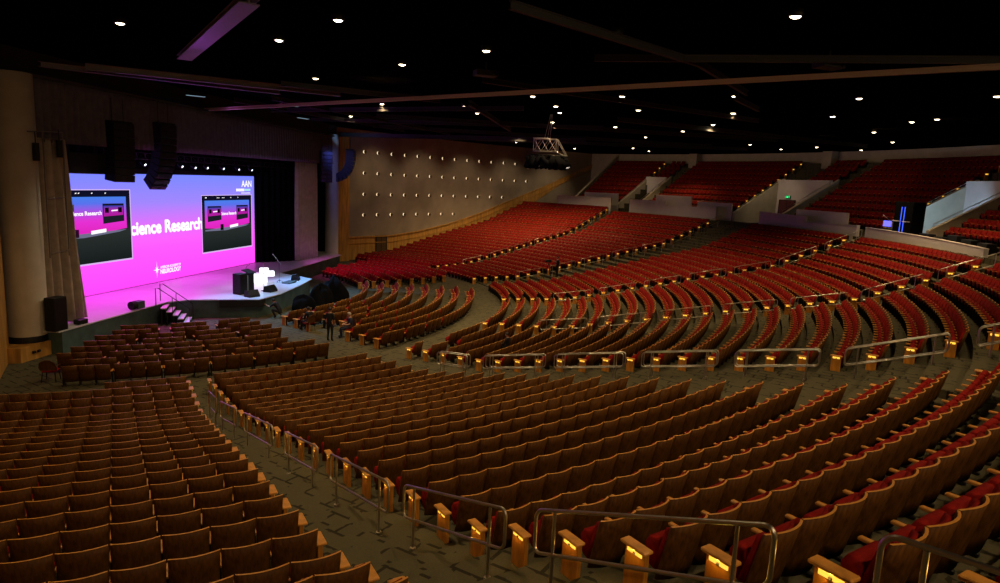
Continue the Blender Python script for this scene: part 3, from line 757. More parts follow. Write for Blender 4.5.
def text(txt, name, x, z, size, ext=None, w=None, parent=screen, o=.012, bold=.0, sx=1.0, m=None):
    cu = bpy.data.curves.new(name, 'FONT'); cu.body = txt; cu.size = size; cu.align_x = 'LEFT'
    ob = bpy.data.objects.new(name, cu); COL.objects.link(ob)
    bpy.context.view_layer.update()
    me = bpy.data.meshes.new_from_object(ob.evaluated_get(bpy.context.evaluated_depsgraph_get()))
    bpy.data.objects.remove(ob)
    xs = [v.co.x for v in me.vertices]; k = (w/(max(xs)-min(xs))) if w else 1.0
    for v in me.vertices: v.co = Vector(((v.co.x-min(xs))*k, -o, v.co.y))
    if bold:
        vs0 = [v.co.copy() for v in me.vertices]; fs0 = [list(p.vertices) for p in me.polygons]; e_ = size*bold; V_ = []; F_ = []
        for q_, (dx, dz) in enumerate(((0,0),(e_,0),(-e_,0),(0,e_),(0,-e_),(e_*.7,e_*.7),(-e_*.7,-e_*.7),(e_*.7,-e_*.7),(-e_*.7,e_*.7))):
            o_ = len(V_); V_ += [(v.x+dx,v.y-.0004*q_,v.z+dz) for v in vs0]; F_ += [[o_+i for i in f_] for f_ in fs0]
        me = bpy.data.meshes.new(name); me.from_pydata(V_, [], F_)
    me.materials.clear(); me.materials.append(m or M['white_px'])
    t = bpy.data.objects.new(name, me); COL.objects.link(t); t.parent = parent; t.location = (x,0,z); return t
text('Science Research', 'title_lettering', u_of(-4.66), 4.42, 1.12, w=7.62, bold=.044, o=.003)
text('AAN', 'corner_lettering', u_of(7.95), 7.38, .70, w=1.42, bold=.02)
b = MB()
for q in range(7): b.box(u_of(7.2)+q*.165, u_of(7.2)+q*.165+.125, -.013,-.010, 7.03, 7.24)
b.build('small_lettering', M['white_px'], screen)
b = MB(); b.box(u_of(8.35)+.0,u_of(9.2),-.013,-.010,7.06,7.22); b.build('green_lettering', emit('pale_green_text',(.45,.85,.8),1), screen)
b = MB()
for q in range(8): b.box(u_of(7.9)+q*.165, u_of(7.9)+q*.165+.11, -.013,-.010, 6.86, 6.93)
b.build('fine_lettering', M['white_px'], screen)
text('AMERICAN ACADEMY OF', 'logo_line_one', u_of(-1.66), 2.06, .24, w=2.05, bold=.02)
text('NEUROLOGY', 'logo_line_two', u_of(-1.66), 1.72, .40, w=2.05, bold=.035)
b = MB(); su, sz_ = u_of(-2.0), 2.02
star = []
for q in range(16):
    a = PI/8*q+PI/2; rad = (.55 if q % 4 == 0 else .30 if q % 2 == 0 else .11); star.append((su+rad*.62*math.cos(a), -.012, sz_+rad*math.sin(a)))
b.add([(su,-.012,sz_)]+star, [(0,1+q,1+(q+1)%16) for q in range(16)]); b.build('logo_star', M['white_px'], screen)
for q, (y_, z_, w_) in enumerate(((-8.75,5.75,2.35),(5.2,5.28,1.95))):
    text('Science Research', 'video_lettering', u_of(y_), z_, .32, w=w_, o=.026, bold=.03)

# curtains
def drape(path, z0, z1, amp, wl, n_per=6, seed=0, flare=0):
    rnd = random.Random(seed); vs = []; fs = []
    p0, p1 = Vector(path[0]), Vector(path[1]); L = (p1-p0).length; d = (p1-p0)/L; nrm = Vector((-d.y,d.x)); n = int(L/wl*n_per); ph = 0; rows = 9
    phs = []
    for k in range(n+1): phs.append(ph); ph += 2*PI/n_per*rnd.uniform(.7,1.3)
    for k in range(n+1):
        p = p0+d*(L*k/n)
        for q in range(rows):
            t = q/(rows-1); z = (z0+(z1-z0)*t) if not hasattr(z0,'__len__') else (z0[0]+(z0[1]-z0[0])*k/n)*(1-t)+(z1[0]+(z1[1]-z1[0])*k/n)*t
            o = amp*math.sin(phs[k]+.5*math.sin(3*t+k*.05))*(.75+.5*(1-t))
            sh = flare*(1-t)*(k/n-.2)
            vs.append((p.x+nrm.x*o+d.x*sh, p.y+nrm.y*o+d.y*sh, z))
    for k in range(n):
        for q in range(rows-1):
            a = k*rows+q; fs.append((a,a+rows,a+rows+1,a+1))
    return vs, fs
def curtain(name, label, path, z0, z1, amp, wl, mt, seed, flare=0, cat='curtain'):
    b = MB(); vs, fs = drape(path, z0, z1, amp, wl, 8, seed, flare); b.add(vs, fs, 0, True); o = b.build(name, mt)
    so = o.modifiers.new('thickness','SOLIDIFY'); so.thickness = .012
    return tag(o, label, cat)
curtain('valance', 'long pleated grey valance hanging across the top of the stage', [(2.72,-15.7),(7.0,19.2)], (9.42,9.62), (12.12,12.15), .13, .42, M['curtain'], 1)
curtain('stage_curtain', 'gathered taupe stage curtain beside the big round column', [(2.75,-15.9),(3.1,-13.75)], 1.25, 9.6, .21, .40, M['legcurtain'], 2, .75)
curtain('side_curtain', 'grey leg curtain hanging beside the pale column on the far side of stage', [(5.6,11.8),(6.3,15.6)], 1.2, 9.6, .13, .5, mat('pale_grey_curtain',(.66,.62,.66),.95,noise=.12,nscale=3,spec=.05), 3)
curtain('wing_curtain', 'black masking curtain between the screen and the grey leg curtain', [(2.95,9.95),(5.5,12.2)], 1.2, 9.8, .08, .5, M['blackcloth'], 4)
curtain('border_curtain', 'black border cloth above the screen', [(-.9,-12),(3.6,11)], 8.55, 12.6, .05, .6, M['blackcloth'], 5)
b = MB()
b.box(-.1,35.4,-.16,.16,12.12,12.26,0, Matrix.Translation((2.65,-15.9,0)) @ Matrix.Rotation(math.atan2(35.1,4.35),4,'Z'))
struct(b.build('trim_valance', M['beam']), 'steel edge above the valance')
b = MB(); b.box(-.1,37,-.15,.15,12.26,13.25,0, Matrix.Translation((2.2,-16.4,0)) @ Matrix.Rotation(math.atan2(35.1,4.35),4,'Z'))
struct(b.build('wall_proscenium', M['black']), 'dark bulkhead over the stage opening')

# columns and plinth
b = MB(); b.lathe([(.0,.62),(.80,.62),(.80,.95),(.79,1.0),(.78,12.2),(.0,12.2)], (2.3,-15.9,0), 40)
struct(b.build('column_1', M['beige']), 'big round beige column beside the stage')
b = MB(); b.lathe([(.0,0),(.70,0),(.70,.3),(.62,.36),(.61,12.4),(.0,12.4)], (6.75,19.2,0), 40)
struct(b.build('column_2', mat('pale_grey_column',(.62,.59,.58),.7,noise=.06,nscale=1)), 'pale round column on the far side of the stage')
pl = thing('column_plinth', 'low golden wood plinth box round the foot of the big column', 'plinth', (0,0,0))
b = MB(); poly = [(3.0,-17.37),(3.26,-15.40),(1.4,-15.0),(1.3,-17.0),(2.5,-17.55)]
b.prism(poly, 0, .69, 0); b.build('box', M['goldwood'], pl)
b = MB(); b.prism([(x+ (x-3)*.02, y+(y+17.5)*.02) for x,y in poly], .69, .74, 0); b.build('top_board', M['goldwood'], pl)
for y in (-16.75,-16.5):
    b = MB(); b.cbox(3.07+(y+16.9)*.13,3.15+(y+16.9)*.13,y-.07,y+.07,.38,.48,.006); b.build('socket', M['black'], pl)
b = MB(); b.lathe([(.82,.74),(.82,1.0),(.80,1.02),(.78,1.02)], (2.3,-15.9,0), 32, 0); b.build('base_ring', M['dark_metal'], pl)

# ------------------------------------------------------------------ equipment on and about the stage
def speaker_box(name, label, loc, rz, w, d_, h, grille=True):
    t = thing(name, label, 'loudspeaker', loc, rz)
    b = MB(); b.cbox(-w/2,w/2,-d_/2,d_/2,0,h,.015); b.build('cabinet', M['black'], t)
    b = MB(); b.cbox(-w/2+.03,w/2-.03,-d_/2-.012,-d_/2+.01,.03,h-.03,.006); b.build('grille', M['dark_metal'], t); return t
def wedge(label, loc, rz):
    t = thing('monitor_wedge', label, 'loudspeaker', loc, rz, 'floor monitors along the stage front')
    b = MB(); pr = [(-.28,0),(.28,0),(.22,.36),(-.05,.42),(-.28,.12)]
    vs = [(-.36,y,z) for y,z in pr]+[(.36,y,z) for y,z in pr]
    b.add(vs, [(0,1,2,3,4)[::-1],(5,6,7,8,9)]+[(i,(i+1)%5,5+(i+1)%5,5+i) for i in range(5)]); b.build('cabinet', M['black'], t)
    b = MB(); sl = Vector((0,.23,.30)).normalized()
    b.add([(-.32,-.275,.15),(.32,-.275,.15),(.32,-.075,.405),(-.32,-.075,.405)], [(0,1,2,3)]); b.build('grille', M['dark_metal'], t); return t
speaker_box('stage_speaker', 'dark upright loudspeaker box on the stage beside the white lectern', (7.35,-4.75,SZ), R(70), .62,.6,1.25)
speaker_box('masking_speaker', 'tall black loudspeaker stack at the foot of the taupe curtain', (3.5,-15.75,SZ), R(80), .72,.5,1.5)
speaker_box('curtain_speaker', 'small black box standing at the bottom corner of the taupe curtain', (3.68,-14.35,SZ), R(78), .5,.35,.22)
t = thing('lectern', 'tall dark lectern with a pale side standing behind the loudspeaker box', 'lectern', (7.55,-3.95,SZ), R(75))
b = MB(); b.cbox(-.28,.28,-.22,.22,0,1.18,.02); b.build('body', M['black'], t)
b = MB(); b.cbox(-.36,-.28,-.2,.2,.05,1.1,.01); b.build('side_panel', mat('pale_teal_panel',(.35,.45,.42),.5), t)
b = MB(); b.add([(-.34,-.32,1.18),(.34,-.32,1.18),(.34,.26,1.36),(-.34,.26,1.36),(-.34,-.32,1.22),(.34,-.32,1.22),(.34,.26,1.40),(-.34,.26,1.40)], [(0,3,2,1),(4,5,6,7),(0,1,5,4),(1,2,6,5),(2,3,7,6),(3,0,4,7)]); b.build('reading_top', M['black'], t)
b = MB(); b.tube([(0,.2,1.3),(0,.1,1.6),(0,-.1,1.72)], .012, 6); b.build('microphone', M['black'], t)
t = thing('presenter_desk', 'glowing white desk with a raised white back standing on the stage', 'desk', (7.0,-.35,SZ), R(24)); t.scale = (.95,.95,.82)
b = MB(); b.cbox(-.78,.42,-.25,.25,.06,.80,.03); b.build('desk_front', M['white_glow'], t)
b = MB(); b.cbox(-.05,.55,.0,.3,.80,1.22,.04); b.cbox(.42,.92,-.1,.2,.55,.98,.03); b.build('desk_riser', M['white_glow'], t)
b = MB(); b.cbox(-.82,.46,-.28,.28,.80,.835,.008); b.build('desk_top', M['whiteplastic'], t)
t = thing('microphone_stand', 'thin boom microphone stand on the stage beside the white desk', 'microphone stand', (8.1,.1,SZ))
b = MB(); b.tube([(0,0,.02),(0,0,1.45)], .014, 8); b.build('pole', M['dark_metal'], t)
b = MB(); b.tube([(.0,.35,1.2),(0,-.1,1.48),(-.1,-.75,1.95)], .012, 8); b.build('boom', M['whiteplastic'], t)
b = MB(); b.tube([(-.1,-.75,1.95),(-.12,-.87,2.03)], [.02,.035], 8); b.build('microphone', M['whiteplastic'], t)
for q in range(3):
    a = q*2*PI/3+.3; b = MB(); b.tube([(0,0,.2),(.32*math.cos(a),.32*math.sin(a),.01)], .012, 6); b.build('leg', M['dark_metal'], t)
t = thing('microphone_stand', 'slim straight microphone stand before the white desk', 'microphone stand', (8.25,-3.3,SZ))
b = MB(); b.tube([(0,0,.02),(0,0,1.75)], .012, 8); b.build('pole', M['whiteplastic'], t)
b = MB(); b.lathe([(0,0),(.15,0),(.14,.02),(.02,.035)], (0,0,0), 16); b.build('base', M['dark_metal'], t)
b = MB(); b.tube([(0,0,1.75),(0,-.04,1.9)], [.018,.03], 8); b.build('microphone', M['dark_metal'], t)
wedge('floor monitor wedge at the corner of the stage thrust', (8.35,-5.5,SZ), R(55))
wedge('floor monitor wedge at the stage edge under the boom microphone', (8.75,-3.5,SZ), R(75))
wedge('floor monitor wedge at the far corner of the stage thrust', (8.75,1.6,SZ), R(100))
b = MB(); b.cbox(-.5,.5,-.3,.3,0,.1,.02); o = b.build('prompter_case', M['stageside'], None, (8.75,.2,SZ), R(80)); tag(o, 'flat grey case lying on the stage by the boom microphone', 'case')
t = thing('floor_light', 'small drum-shaped floor light with a grey body on the stage edge by the stairs', 'stage light', (4.2,-10.6,SZ), R(75))
b = MB(); b.cbox(-.1,.42,-.2,.2,.04,.42,.02); b.build('body', M['stageside'], t)
b = MB(); b.tube([(-.35,-.02,.24),(-.08,-.02,.24)], .22, 16); b.build('drum', M['black'], t)
# black cloth heaps at the side of the thrust
def heap(label, loc, rx, ry, h, seed):
    rnd = random.Random(seed); n, mm = 28, 9; vs = []; fs = []
    ph = [rnd.uniform(0,6.28) for _ in range(6)]
    for k in range(n):
        a = 2*PI*k/n
        for q in range(mm):
            t = q/(mm-1); rad = math.sqrt(max(0,1-t**2.6)); w = 1+.16*math.sin(3*a+ph[0]+t*2)+.09*math.sin(7*a+ph[1]-t*3)+.06*math.sin(11*a+ph[2])
            vs.append((rx*rad*w*math.cos(a), ry*rad*w*math.sin(a), h*t*(1+.12*math.sin(2*a+ph[3])+.07*math.sin(5*a+ph[4]))))
    for k in range(n):
        for q in range(mm-1): a = k*mm+q; b_ = ((k+1)%n)*mm+q; fs.append((a,b_,b_+1,a+1))
    b = MB(); b.add(vs, fs, 0, True); o = b.build('covered_equipment', M['blackcloth'], None, loc); tag(o, label, 'covered equipment', 'black-covered equipment beside the stage')
heap('low black-covered heap against the side of the stage thrust', (10.75,-3.2,F0), .75,.7,.85, 1)
heap('middle black-covered heap before the curved centre rows', (11.35,-1.6,F0), .75,.75,1.3, 2)
heap('tallest black-covered heap beside the curved centre rows', (11.75,.3,F0), .9,.85,1.55, 3)

# line arrays
def line_array(label, top, rz, n, w, h, d_, bend0, bend1, mt, group='hanging line arrays'):
    t = thing('line_array', label, 'loudspeaker', top, rz, group)
    b = MB(); b.box(-w/2,w/2,-.25,.45,0,.1); b.tube([(-.3,.1,.1),(-.3,.1,1.2)], .02, 6); b.tube([(.3,.1,.1),(.3,.1,1.2)], .02, 6); b.build('flying_frame', M['dark_metal'], t)
    p = Vector((0,0,0)); ang = bend0
    for q in range(n):
        ang = bend0+(bend1-bend0)*(q/(n-1))**1.8
        M4 = Matrix.Translation(p) @ Matrix.Rotation(ang,4,'X')
        b = MB(); b.cbox(-w/2,w/2,-d_/2,d_/2,-h+.015,0,.02,0,M4)
        for x in (-w*.28,w*.28): b.cbox(x-w*.18,x+w*.18,-d_/2-.015,-d_/2+.02,-h+.06,-.05,.01,1,M4)
        b.build('speaker_cabinet', mt, t)
        p = p + (Matrix.Rotation(ang,4,'X') @ Vector((0,0,-h)))
    return t
am = [M['black'], M['dark_metal']]
bm = [mat('blue_lit_cabinet',(.03,.035,.10),.5), mat('blue_lit_grille',(.05,.06,.16),.5)]  # blue tint stands in for blue light on these cabinets
line_array('straight black line array hanging before the left part of the valance'.replace('left','near'), (3.75,-10.6,10.65), R(64), 8, 1.1,.36,.8, 0, .12, am)
line_array('long black line array curling under at the bottom, in front of the screen', (4.25,-7.1,10.9), R(64), 10, 1.0,.36,.75, 0, .8, am)
line_array('slim blue-lit line array hanging beside the grey leg curtain', (7.1,15.6,10.6), R(30), 8, 1.0,.33,.7, -.1, .1, bm)
line_array('blue-lit line array curling like a hook beside the pale column', (8.5,19.4,11.0), R(95), 10, .95,.33,.8, 0, 1.35, bm)
# sub woofer boxes hung above the screen
t = thing('hanging_speaker', 'wide black speaker box hanging over the top corner of the screen', 'loudspeaker', (2.6,-11.9,8.1), R(78))
b = MB(); b.cbox(-1.1,1.1,-.4,.4,0,1.0,.03); b.build('cabinet', M['black'], t)
b = MB(); b.tube([(-.8,0,1.0),(-.8,0,2.2)], .02, 6); b.tube([(.8,0,1.0),(.8,0,2.2)], .02, 6); b.build('hanger', M['dark_metal'], t)
# stage lights behind the valance
t = thing('lighting_truss', 'dark lighting truss running above the screen behind the valance', 'truss', (2.2,-9.5,9.0), math.atan2(35.1,4.35))
for (dy,dz) in ((-.2,0),(.2,0),(0,.35)):
    b = MB(); b.tube([(0,dy,dz),(21,dy,dz)], .03, 6); b.build('chord', M['dark_metal'], t)
b = MB()
for q in range(28): x = .75*q; b.tube([(x,-.2,0),(x+.37,0,.35),(x+.75,.2,0)], .015, 5); b.tube([(x,.2,0),(x+.37,0,.35),(x+.75,-.2,0)], .015, 5)
b.build('lattice', M['dark_metal'], t)
LP = [(2.9,-6.9,8.75),(3.1,-5.7,8.6),(3.4,-3.6,8.75),(3.55,-2.2,8.72),(3.7,-.8,8.75),(3.95,1.1,8.75),(4.2,3.1,8.75),(4.4,5.0,8.75)]
WN = ['first','second','third','fourth','fifth','sixth','seventh','eighth']
lp = None
for q, (x,y,z) in enumerate(LP):
    lab = 'small bright stage light under the truss over the screen, %s from the column' % WN[q]
    if lp is None:
        lp = thing('stage_light', lab, 'stage light', (x,y,z), R(75), 'stage lights over the screen')
        Mt = Matrix.Rotation(R(-62),4,'X'); b = MB(); b.lathe([(0,.18),(.09,.18),(.12,.05),(.14,-.15),(.0,-.15)], (0,0,0), 14); b.v = [tuple(Mt @ Vector(v)) for v in b.v]; b.build('body', M['black'], lp)
        b = MB(); b.lathe([(0,-.155),(.07,-.155)], (0,0,0), 14); b.v = [tuple(Mt @ Vector(v)) for v in b.v]; b.build('lens', M['stagelens'], lp)
        b = MB(); b.tube([(-.17,0,0),(-.17,0,.3),(.17,0,.3),(.17,0,0)], .015, 6); b.build('yoke', M['dark_metal'], lp)
    else: copy_thing(lp, (x,y,z), R(75), lab)
for ch in list(lp.children): pass
# lighting boom by the column
t = thing('lighting_boom', 'tall thin pipe frame with two hanging lamps beside the big column', 'pipe frame', (3.3,-15.6,0))
b = MB(); A = (0,0); B = (.1,1.15)
b.tube([(A[0],A[1],4.4),(A[0],A[1],9.85)], .03, 6); b.tube([(B[0],B[1],4.4),(B[0],B[1],9.9)], .03, 6)
for z in (9.85,9.55,7.0,4.6): b.tube([(A[0],A[1],z),(B[0],B[1],z+.05)], .025, 6)
b.tube([(A[0]-.15,A[1]-.7,9.8),(A[0],A[1],9.85)], .025, 6); b.build('pipe', mat('dull_grey_pipe',(.16,.14,.13),.5,.3), t)
for (x,y,z) in ((-.08,-.35,8.6),(.1,.9,8.8)):
    b = MB(); b.tube([(x,y,z),(x,y,z+.75)], .13, 10); b.tube([(x,y,z+.75),(x,y,z+1.2)], .02, 6); b.build('hanging_lamp', M['black'], t)

# ------------------------------------------------------------------ side wall lamps
sc0 = None
for row, (z, n) in enumerate([(11.11,16),(8.97,14),(6.82,12),(4.7,8)]):
    for q in range(n):
        p, td_ = along(WALL, 3.75+1.975*q); nx_, ny_ = td_[1], -td_[0]
        lab = 'small round wall lamp, %s row down, %s from the pale column' % (WN[row], nth(q+1))
        rz = math.atan2(ny_, nx_)
        if sc0 is None:
            sc0 = thing('wall_lamp', lab, 'wall lamp', (p[0],p[1],z), rz, 'round lamps on the side wall')
            M4 = Matrix.Rotation(PI/2,4,'Y')
            b = MB(); b.lathe([(0,.03),(.14,.03),(.15,0)], (0,0,0), 16); b.v = [tuple(M4 @ Vector(v)) for v in b.v]; b.build('glow_disc', M['sconce'], sc0)
            b = MB(); b.lathe([(0,.24),(.09,.23),(.15,.18),(.168,.10),(.155,.10),(.13,.16),(0,.2)], (0,0,0), 16); b.v = [tuple(M4 @ Vector(v)) for v in b.v]; b.tube([(0.02,0,0),(.2,0,0)], .02, 6); b.build('shade_cup', mat('brass_shade',(.12,.08,.04),.5), sc0)
        else: copy_thing(sc0, (p[0],p[1],z), rz, lab)

# ------------------------------------------------------------------ ceiling downlights
CLs = [(30.4,-26.6),(33.8,-12.1),(36.0,-5.4),(37.0,1.5),(36.5,7.3),(39.1,-13.2),(41.4,-6.0),(46.7,-6.9),(47.9,1.6),(46.4,-5.1),(43.7,-15.5),(47.5,10.0),(18.0,-23.9),(18.8,-16.7),(22.3,-20.3),(26.3,-23.7),(24.4,-8.8),(20.5,-2.8),(21.1,1.0),(19.0,-6.3),(28.8,-10.3),(30.7,-4.8),(15.3,-2.0),(10.5,-22.1),(15.1,-20.5),(13.9,-11.7),(50.0,22.0),(51.3,17.3),(52.5,13.2),(56.0,18.5),(53.2,8.6),(31.3,36.6),(31.2,6.4),(35.2,14.7),(37.2,31.0),(39.9,35.3),(45.4,17.7),(24.2,29.8),(20.4,28.2),(11.2,7.4),(26.4,-1.6),(26.4,4.9),(26.7,7.6),(25.9,-4.9)]
cl = None
order = sorted(CLs, key=lambda p: math.hypot(p[0]-cx,p[1]-cy))
for q, (x,y) in enumerate(order):
    lab = 'small warm downlight in the black ceiling, %s counting outwards from the camera' % nth(q+1)
    if cl is None:
        cl = thing('ceiling_downlight', lab, 'downlight', (x,y,13.1), 0, 'warm downlights in the black ceiling')
        b = MB(); b.lathe([(.135,.0),(.17,-.03),(.19,.0),(.19,.16),(.0,.16)], (0,0,0), 18); b.build('trim_ring', M['dark_metal'], cl)
        b = MB(); b.lathe([(0,-.065),(.08,-.055),(.125,-.025),(.14,.0)], (0,0,0), 18); b.build('lens', M['lens'], cl)
    else: copy_thing(cl, (x,y,13.1), 0, lab)

# hanging lamp cluster over the seats
rg = thing('lighting_cluster', 'hanging lighting rig on cables above the seats, a lattice frame ringed with dark lamps', 'lighting rig', (25.75,.3,10.2), R(-15))
b = MB()
for dx in (-.75,.75):
    for dy in (-.35,.35): b.tube([(dx,dy,.55),(dx,dy,1.35)], .03, 6)
for z in (.55,1.35):
    b.tube([(-.75,-.35,z),(.75,-.35,z),(.75,.35,z),(-.75,.35,z)], .03, 6, closed=True)
for x in (-.75,-.25,.25): b.tube([(x,-.35,.55),(x+.5,-.35,1.35)], .02, 5); b.tube([(x+.5,-.35,.55),(x,-.35,1.35)], .02, 5); b.tube([(x,.35,.55),(x+.5,.35,1.35)], .02, 5)
b.tube([(.75,-.35,1.35),(1.45,-.3,.25)], .03, 6); b.tube([(.75,.35,1.35),(1.45,.3,.25)], .03, 6); b.tube([(1.1,-.33,.8),(1.1,.33,.8)], .025, 6); b.tube([(.75,-.35,.55),(1.45,-.3,.25)], .02, 6)
b.build('lattice_frame', M['rail'], rg)
b = MB(); b.box(-.8,.2,-.4,.4,1.36,1.42); b.build('top_plate', M['whiteplastic'], rg)
b = MB()
for dx in (-.12,.08,.25): b.tube([(dx,0,1.4),(dx*.3+.25,0,2.95)], .02, 5)
b.build('cable', M['rail'], rg)
b = MB(); b.tube([(-.95,-.5,.35),(1.5,-.5,.25),(1.5,.5,.25),(-.95,.5,.35)], .04, 6, closed=True); b.build('lamp_ring', M['dark_metal'], rg)
rnd = random.Random(4)
for q in range(16):
    a = 2*PI*q/16; x, y = 1.25*math.cos(a)+.15, .8*math.sin(a)
    M4 = Matrix.Translation((x,y,-.12)) @ Matrix.Rotation(rnd.uniform(-.6,.6),4,'X') @ Matrix.Rotation(rnd.uniform(-.6,.6),4,'Y')
    b = MB(); b.lathe([(0,.42),(.16,.38),(.21,.0),(.26,-.42),(.22,-.42),(.17,-.1),(0,-.08)], (0,0,0), 12); b.v = [tuple(M4 @ Vector(v)) for v in b.v]; lpb = b.build('lamp', M['blackcloth'], rg)
    if q % 3 == 0:
        b = MB(); b.lathe([(0,-.38),(.13,-.38)], (0,0,0), 10); b.v = [tuple(M4 @ Vector(v)) for v in b.v]; b.build('lens', emit('dim_rig_lens',(1,.85,.7),.9), lpb)

# projector-like boxes on the ceiling
for (x,y,lab) in ((22.2,-17.2,'pale projector box hanging from the ceiling between two downlights'),(33.5,-22.0,'flat pale box fixed under the long ceiling beam')):
    t = thing('ceiling_projector', lab, 'projector', (x,y,12.7), R(20))
    b = MB(); b.cbox(-.45,.45,-.28,.28,0,.22,.02); b.build('body', M['beam'], t); b = MB(); b.tube([(.3,-.28,.1),(.3,-.36,.1)], .07, 12); b.build('lens', M['black'], t); b = MB(); b.tube([(0,0,.22),(0,0,.55)], .03, 8); b.build('mount', M['dark_metal'], t)

for q, (x, y, w_, lab) in enumerate(((5.2,-11.6,1.0,'pale glow plate like lit ductwork under the ceiling closest to the big column'),(4.9,-4.6,1.1,'pale glow plate like lit ductwork tucked above the valance near its middle'),(9.4,-1.6,1.3,'pale glow plate like lit ductwork under the long ceiling beam'),(7.5,7.6,1.2,'pale glow plate like lit ductwork above the far end of the valance'))):
    t = thing('glow_plate', lab, 'glow plate', (x,y,12.78), R(20+15*q), 'pale glow plates by the valance')
    b = MB(); b.cbox(-w_/2,w_/2,-.16,.16,0,.14,.02); b.tube([(-w_*.3,0,.14),(-w_*.3,0,.46)], .015, 6); b.tube([(w_*.3,0,.14),(w_*.3,0,.46)], .015, 6); b.build('housing', M['dark_metal'], t)  # housing and hangers of the made-up glow plate
    b = MB(); b.box(-w_/2+.04,w_/2-.04,-.13,.13,-.012,.004); b.build('lens', emit('dim_duct_sheen',(.55,.85,1),.35), t)  # made-up plates, their dim glow imitates light reflected on ducts

# ------------------------------------------------------------------ technical booth on the cross aisle
a = R(.85); c = P(50.5,a)
bt = thing('control_booth', 'black control booth with a blue light strip standing on the cross aisle', 'booth', (c.x,c.y,5.9), a-PI/2)
b = MB(); b.cbox(-1.05,1.0,-.35,.5,0,2.65,.03); b.build('cabinet', M['blackcloth'], bt)
for x in (-.22,.12):
    b = MB(); b.box(x-.03,x+.03,-.375,-.355,.25,2.3); b.build('light_strip', M['blueled'], bt)
b = MB(); b.box(-1.1,.85,-.42,-.36,1.30,1.36); b.build('shelf', M['parapet'], bt)
a = R(2.42); c = P(50.0,a)
mt_ = thing('desk_monitor', 'glowing blue monitor on a small desk beside the black control booth', 'monitor', (c.x,c.y,5.9), a-PI/2+.5)
b = MB(); b.cbox(-.33,.33,-.03,.03,.85,1.33,.01); b.build('frame', M['black'], mt_)
b = MB(); b.box(-.29,.29,-.036,-.031,.89,1.29); b.build('picture', M['bluescreen'], mt_)
b = MB(); b.cbox(-.4,.45,-.25,.3,.70,.75,.01); b.tube([(0,0,.75),(0,0,1.1)], .03, 8); b.build('desk', M['dark_metal'], mt_)
for x in (-.34,.38):
    b = MB(); b.tube([(x,0,0),(x,0,.72)], .03, 8); b.build('leg', M['dark_metal'], mt_)
b = MB(); b.tube([(.42,-.2,.75),(.4,-.2,1.2),(-.3,-.2,1.7)], .02, 6); b.build('arm_lamp', M['rail'], mt_)
for q, d in enumerate((-2.2,-4.0,-5.7,-7.4,-9.3)):
    a = R(d); c = P(50.3,a)
    t = thing('road_case', 'dark equipment case behind the pale parapet, %s from the black booth' % nth(q+1), 'case', (c.x,c.y,5.9), a-PI/2, 'cases behind the parapet')
    b = MB(); h = (.7,.62,.8,.66,.6)[q]; b.cbox(-.5,.5,-.25,.25,.1,h,.02); b.build('box', mat('dark_case',(.02,.022,.028),.5), t)
    for x in (-.35,.35):
        b = MB(); b.tube([(x-.03,0,.05),(x+.03,0,.05)], .05, 10); b.build('wheel', M['black'], t)
    b = MB(); b.tube([(-.5,-.26,h*.5),(.5,-.26,h*.5)], .012, 6); b.build('edge_strip', M['rail'], t)

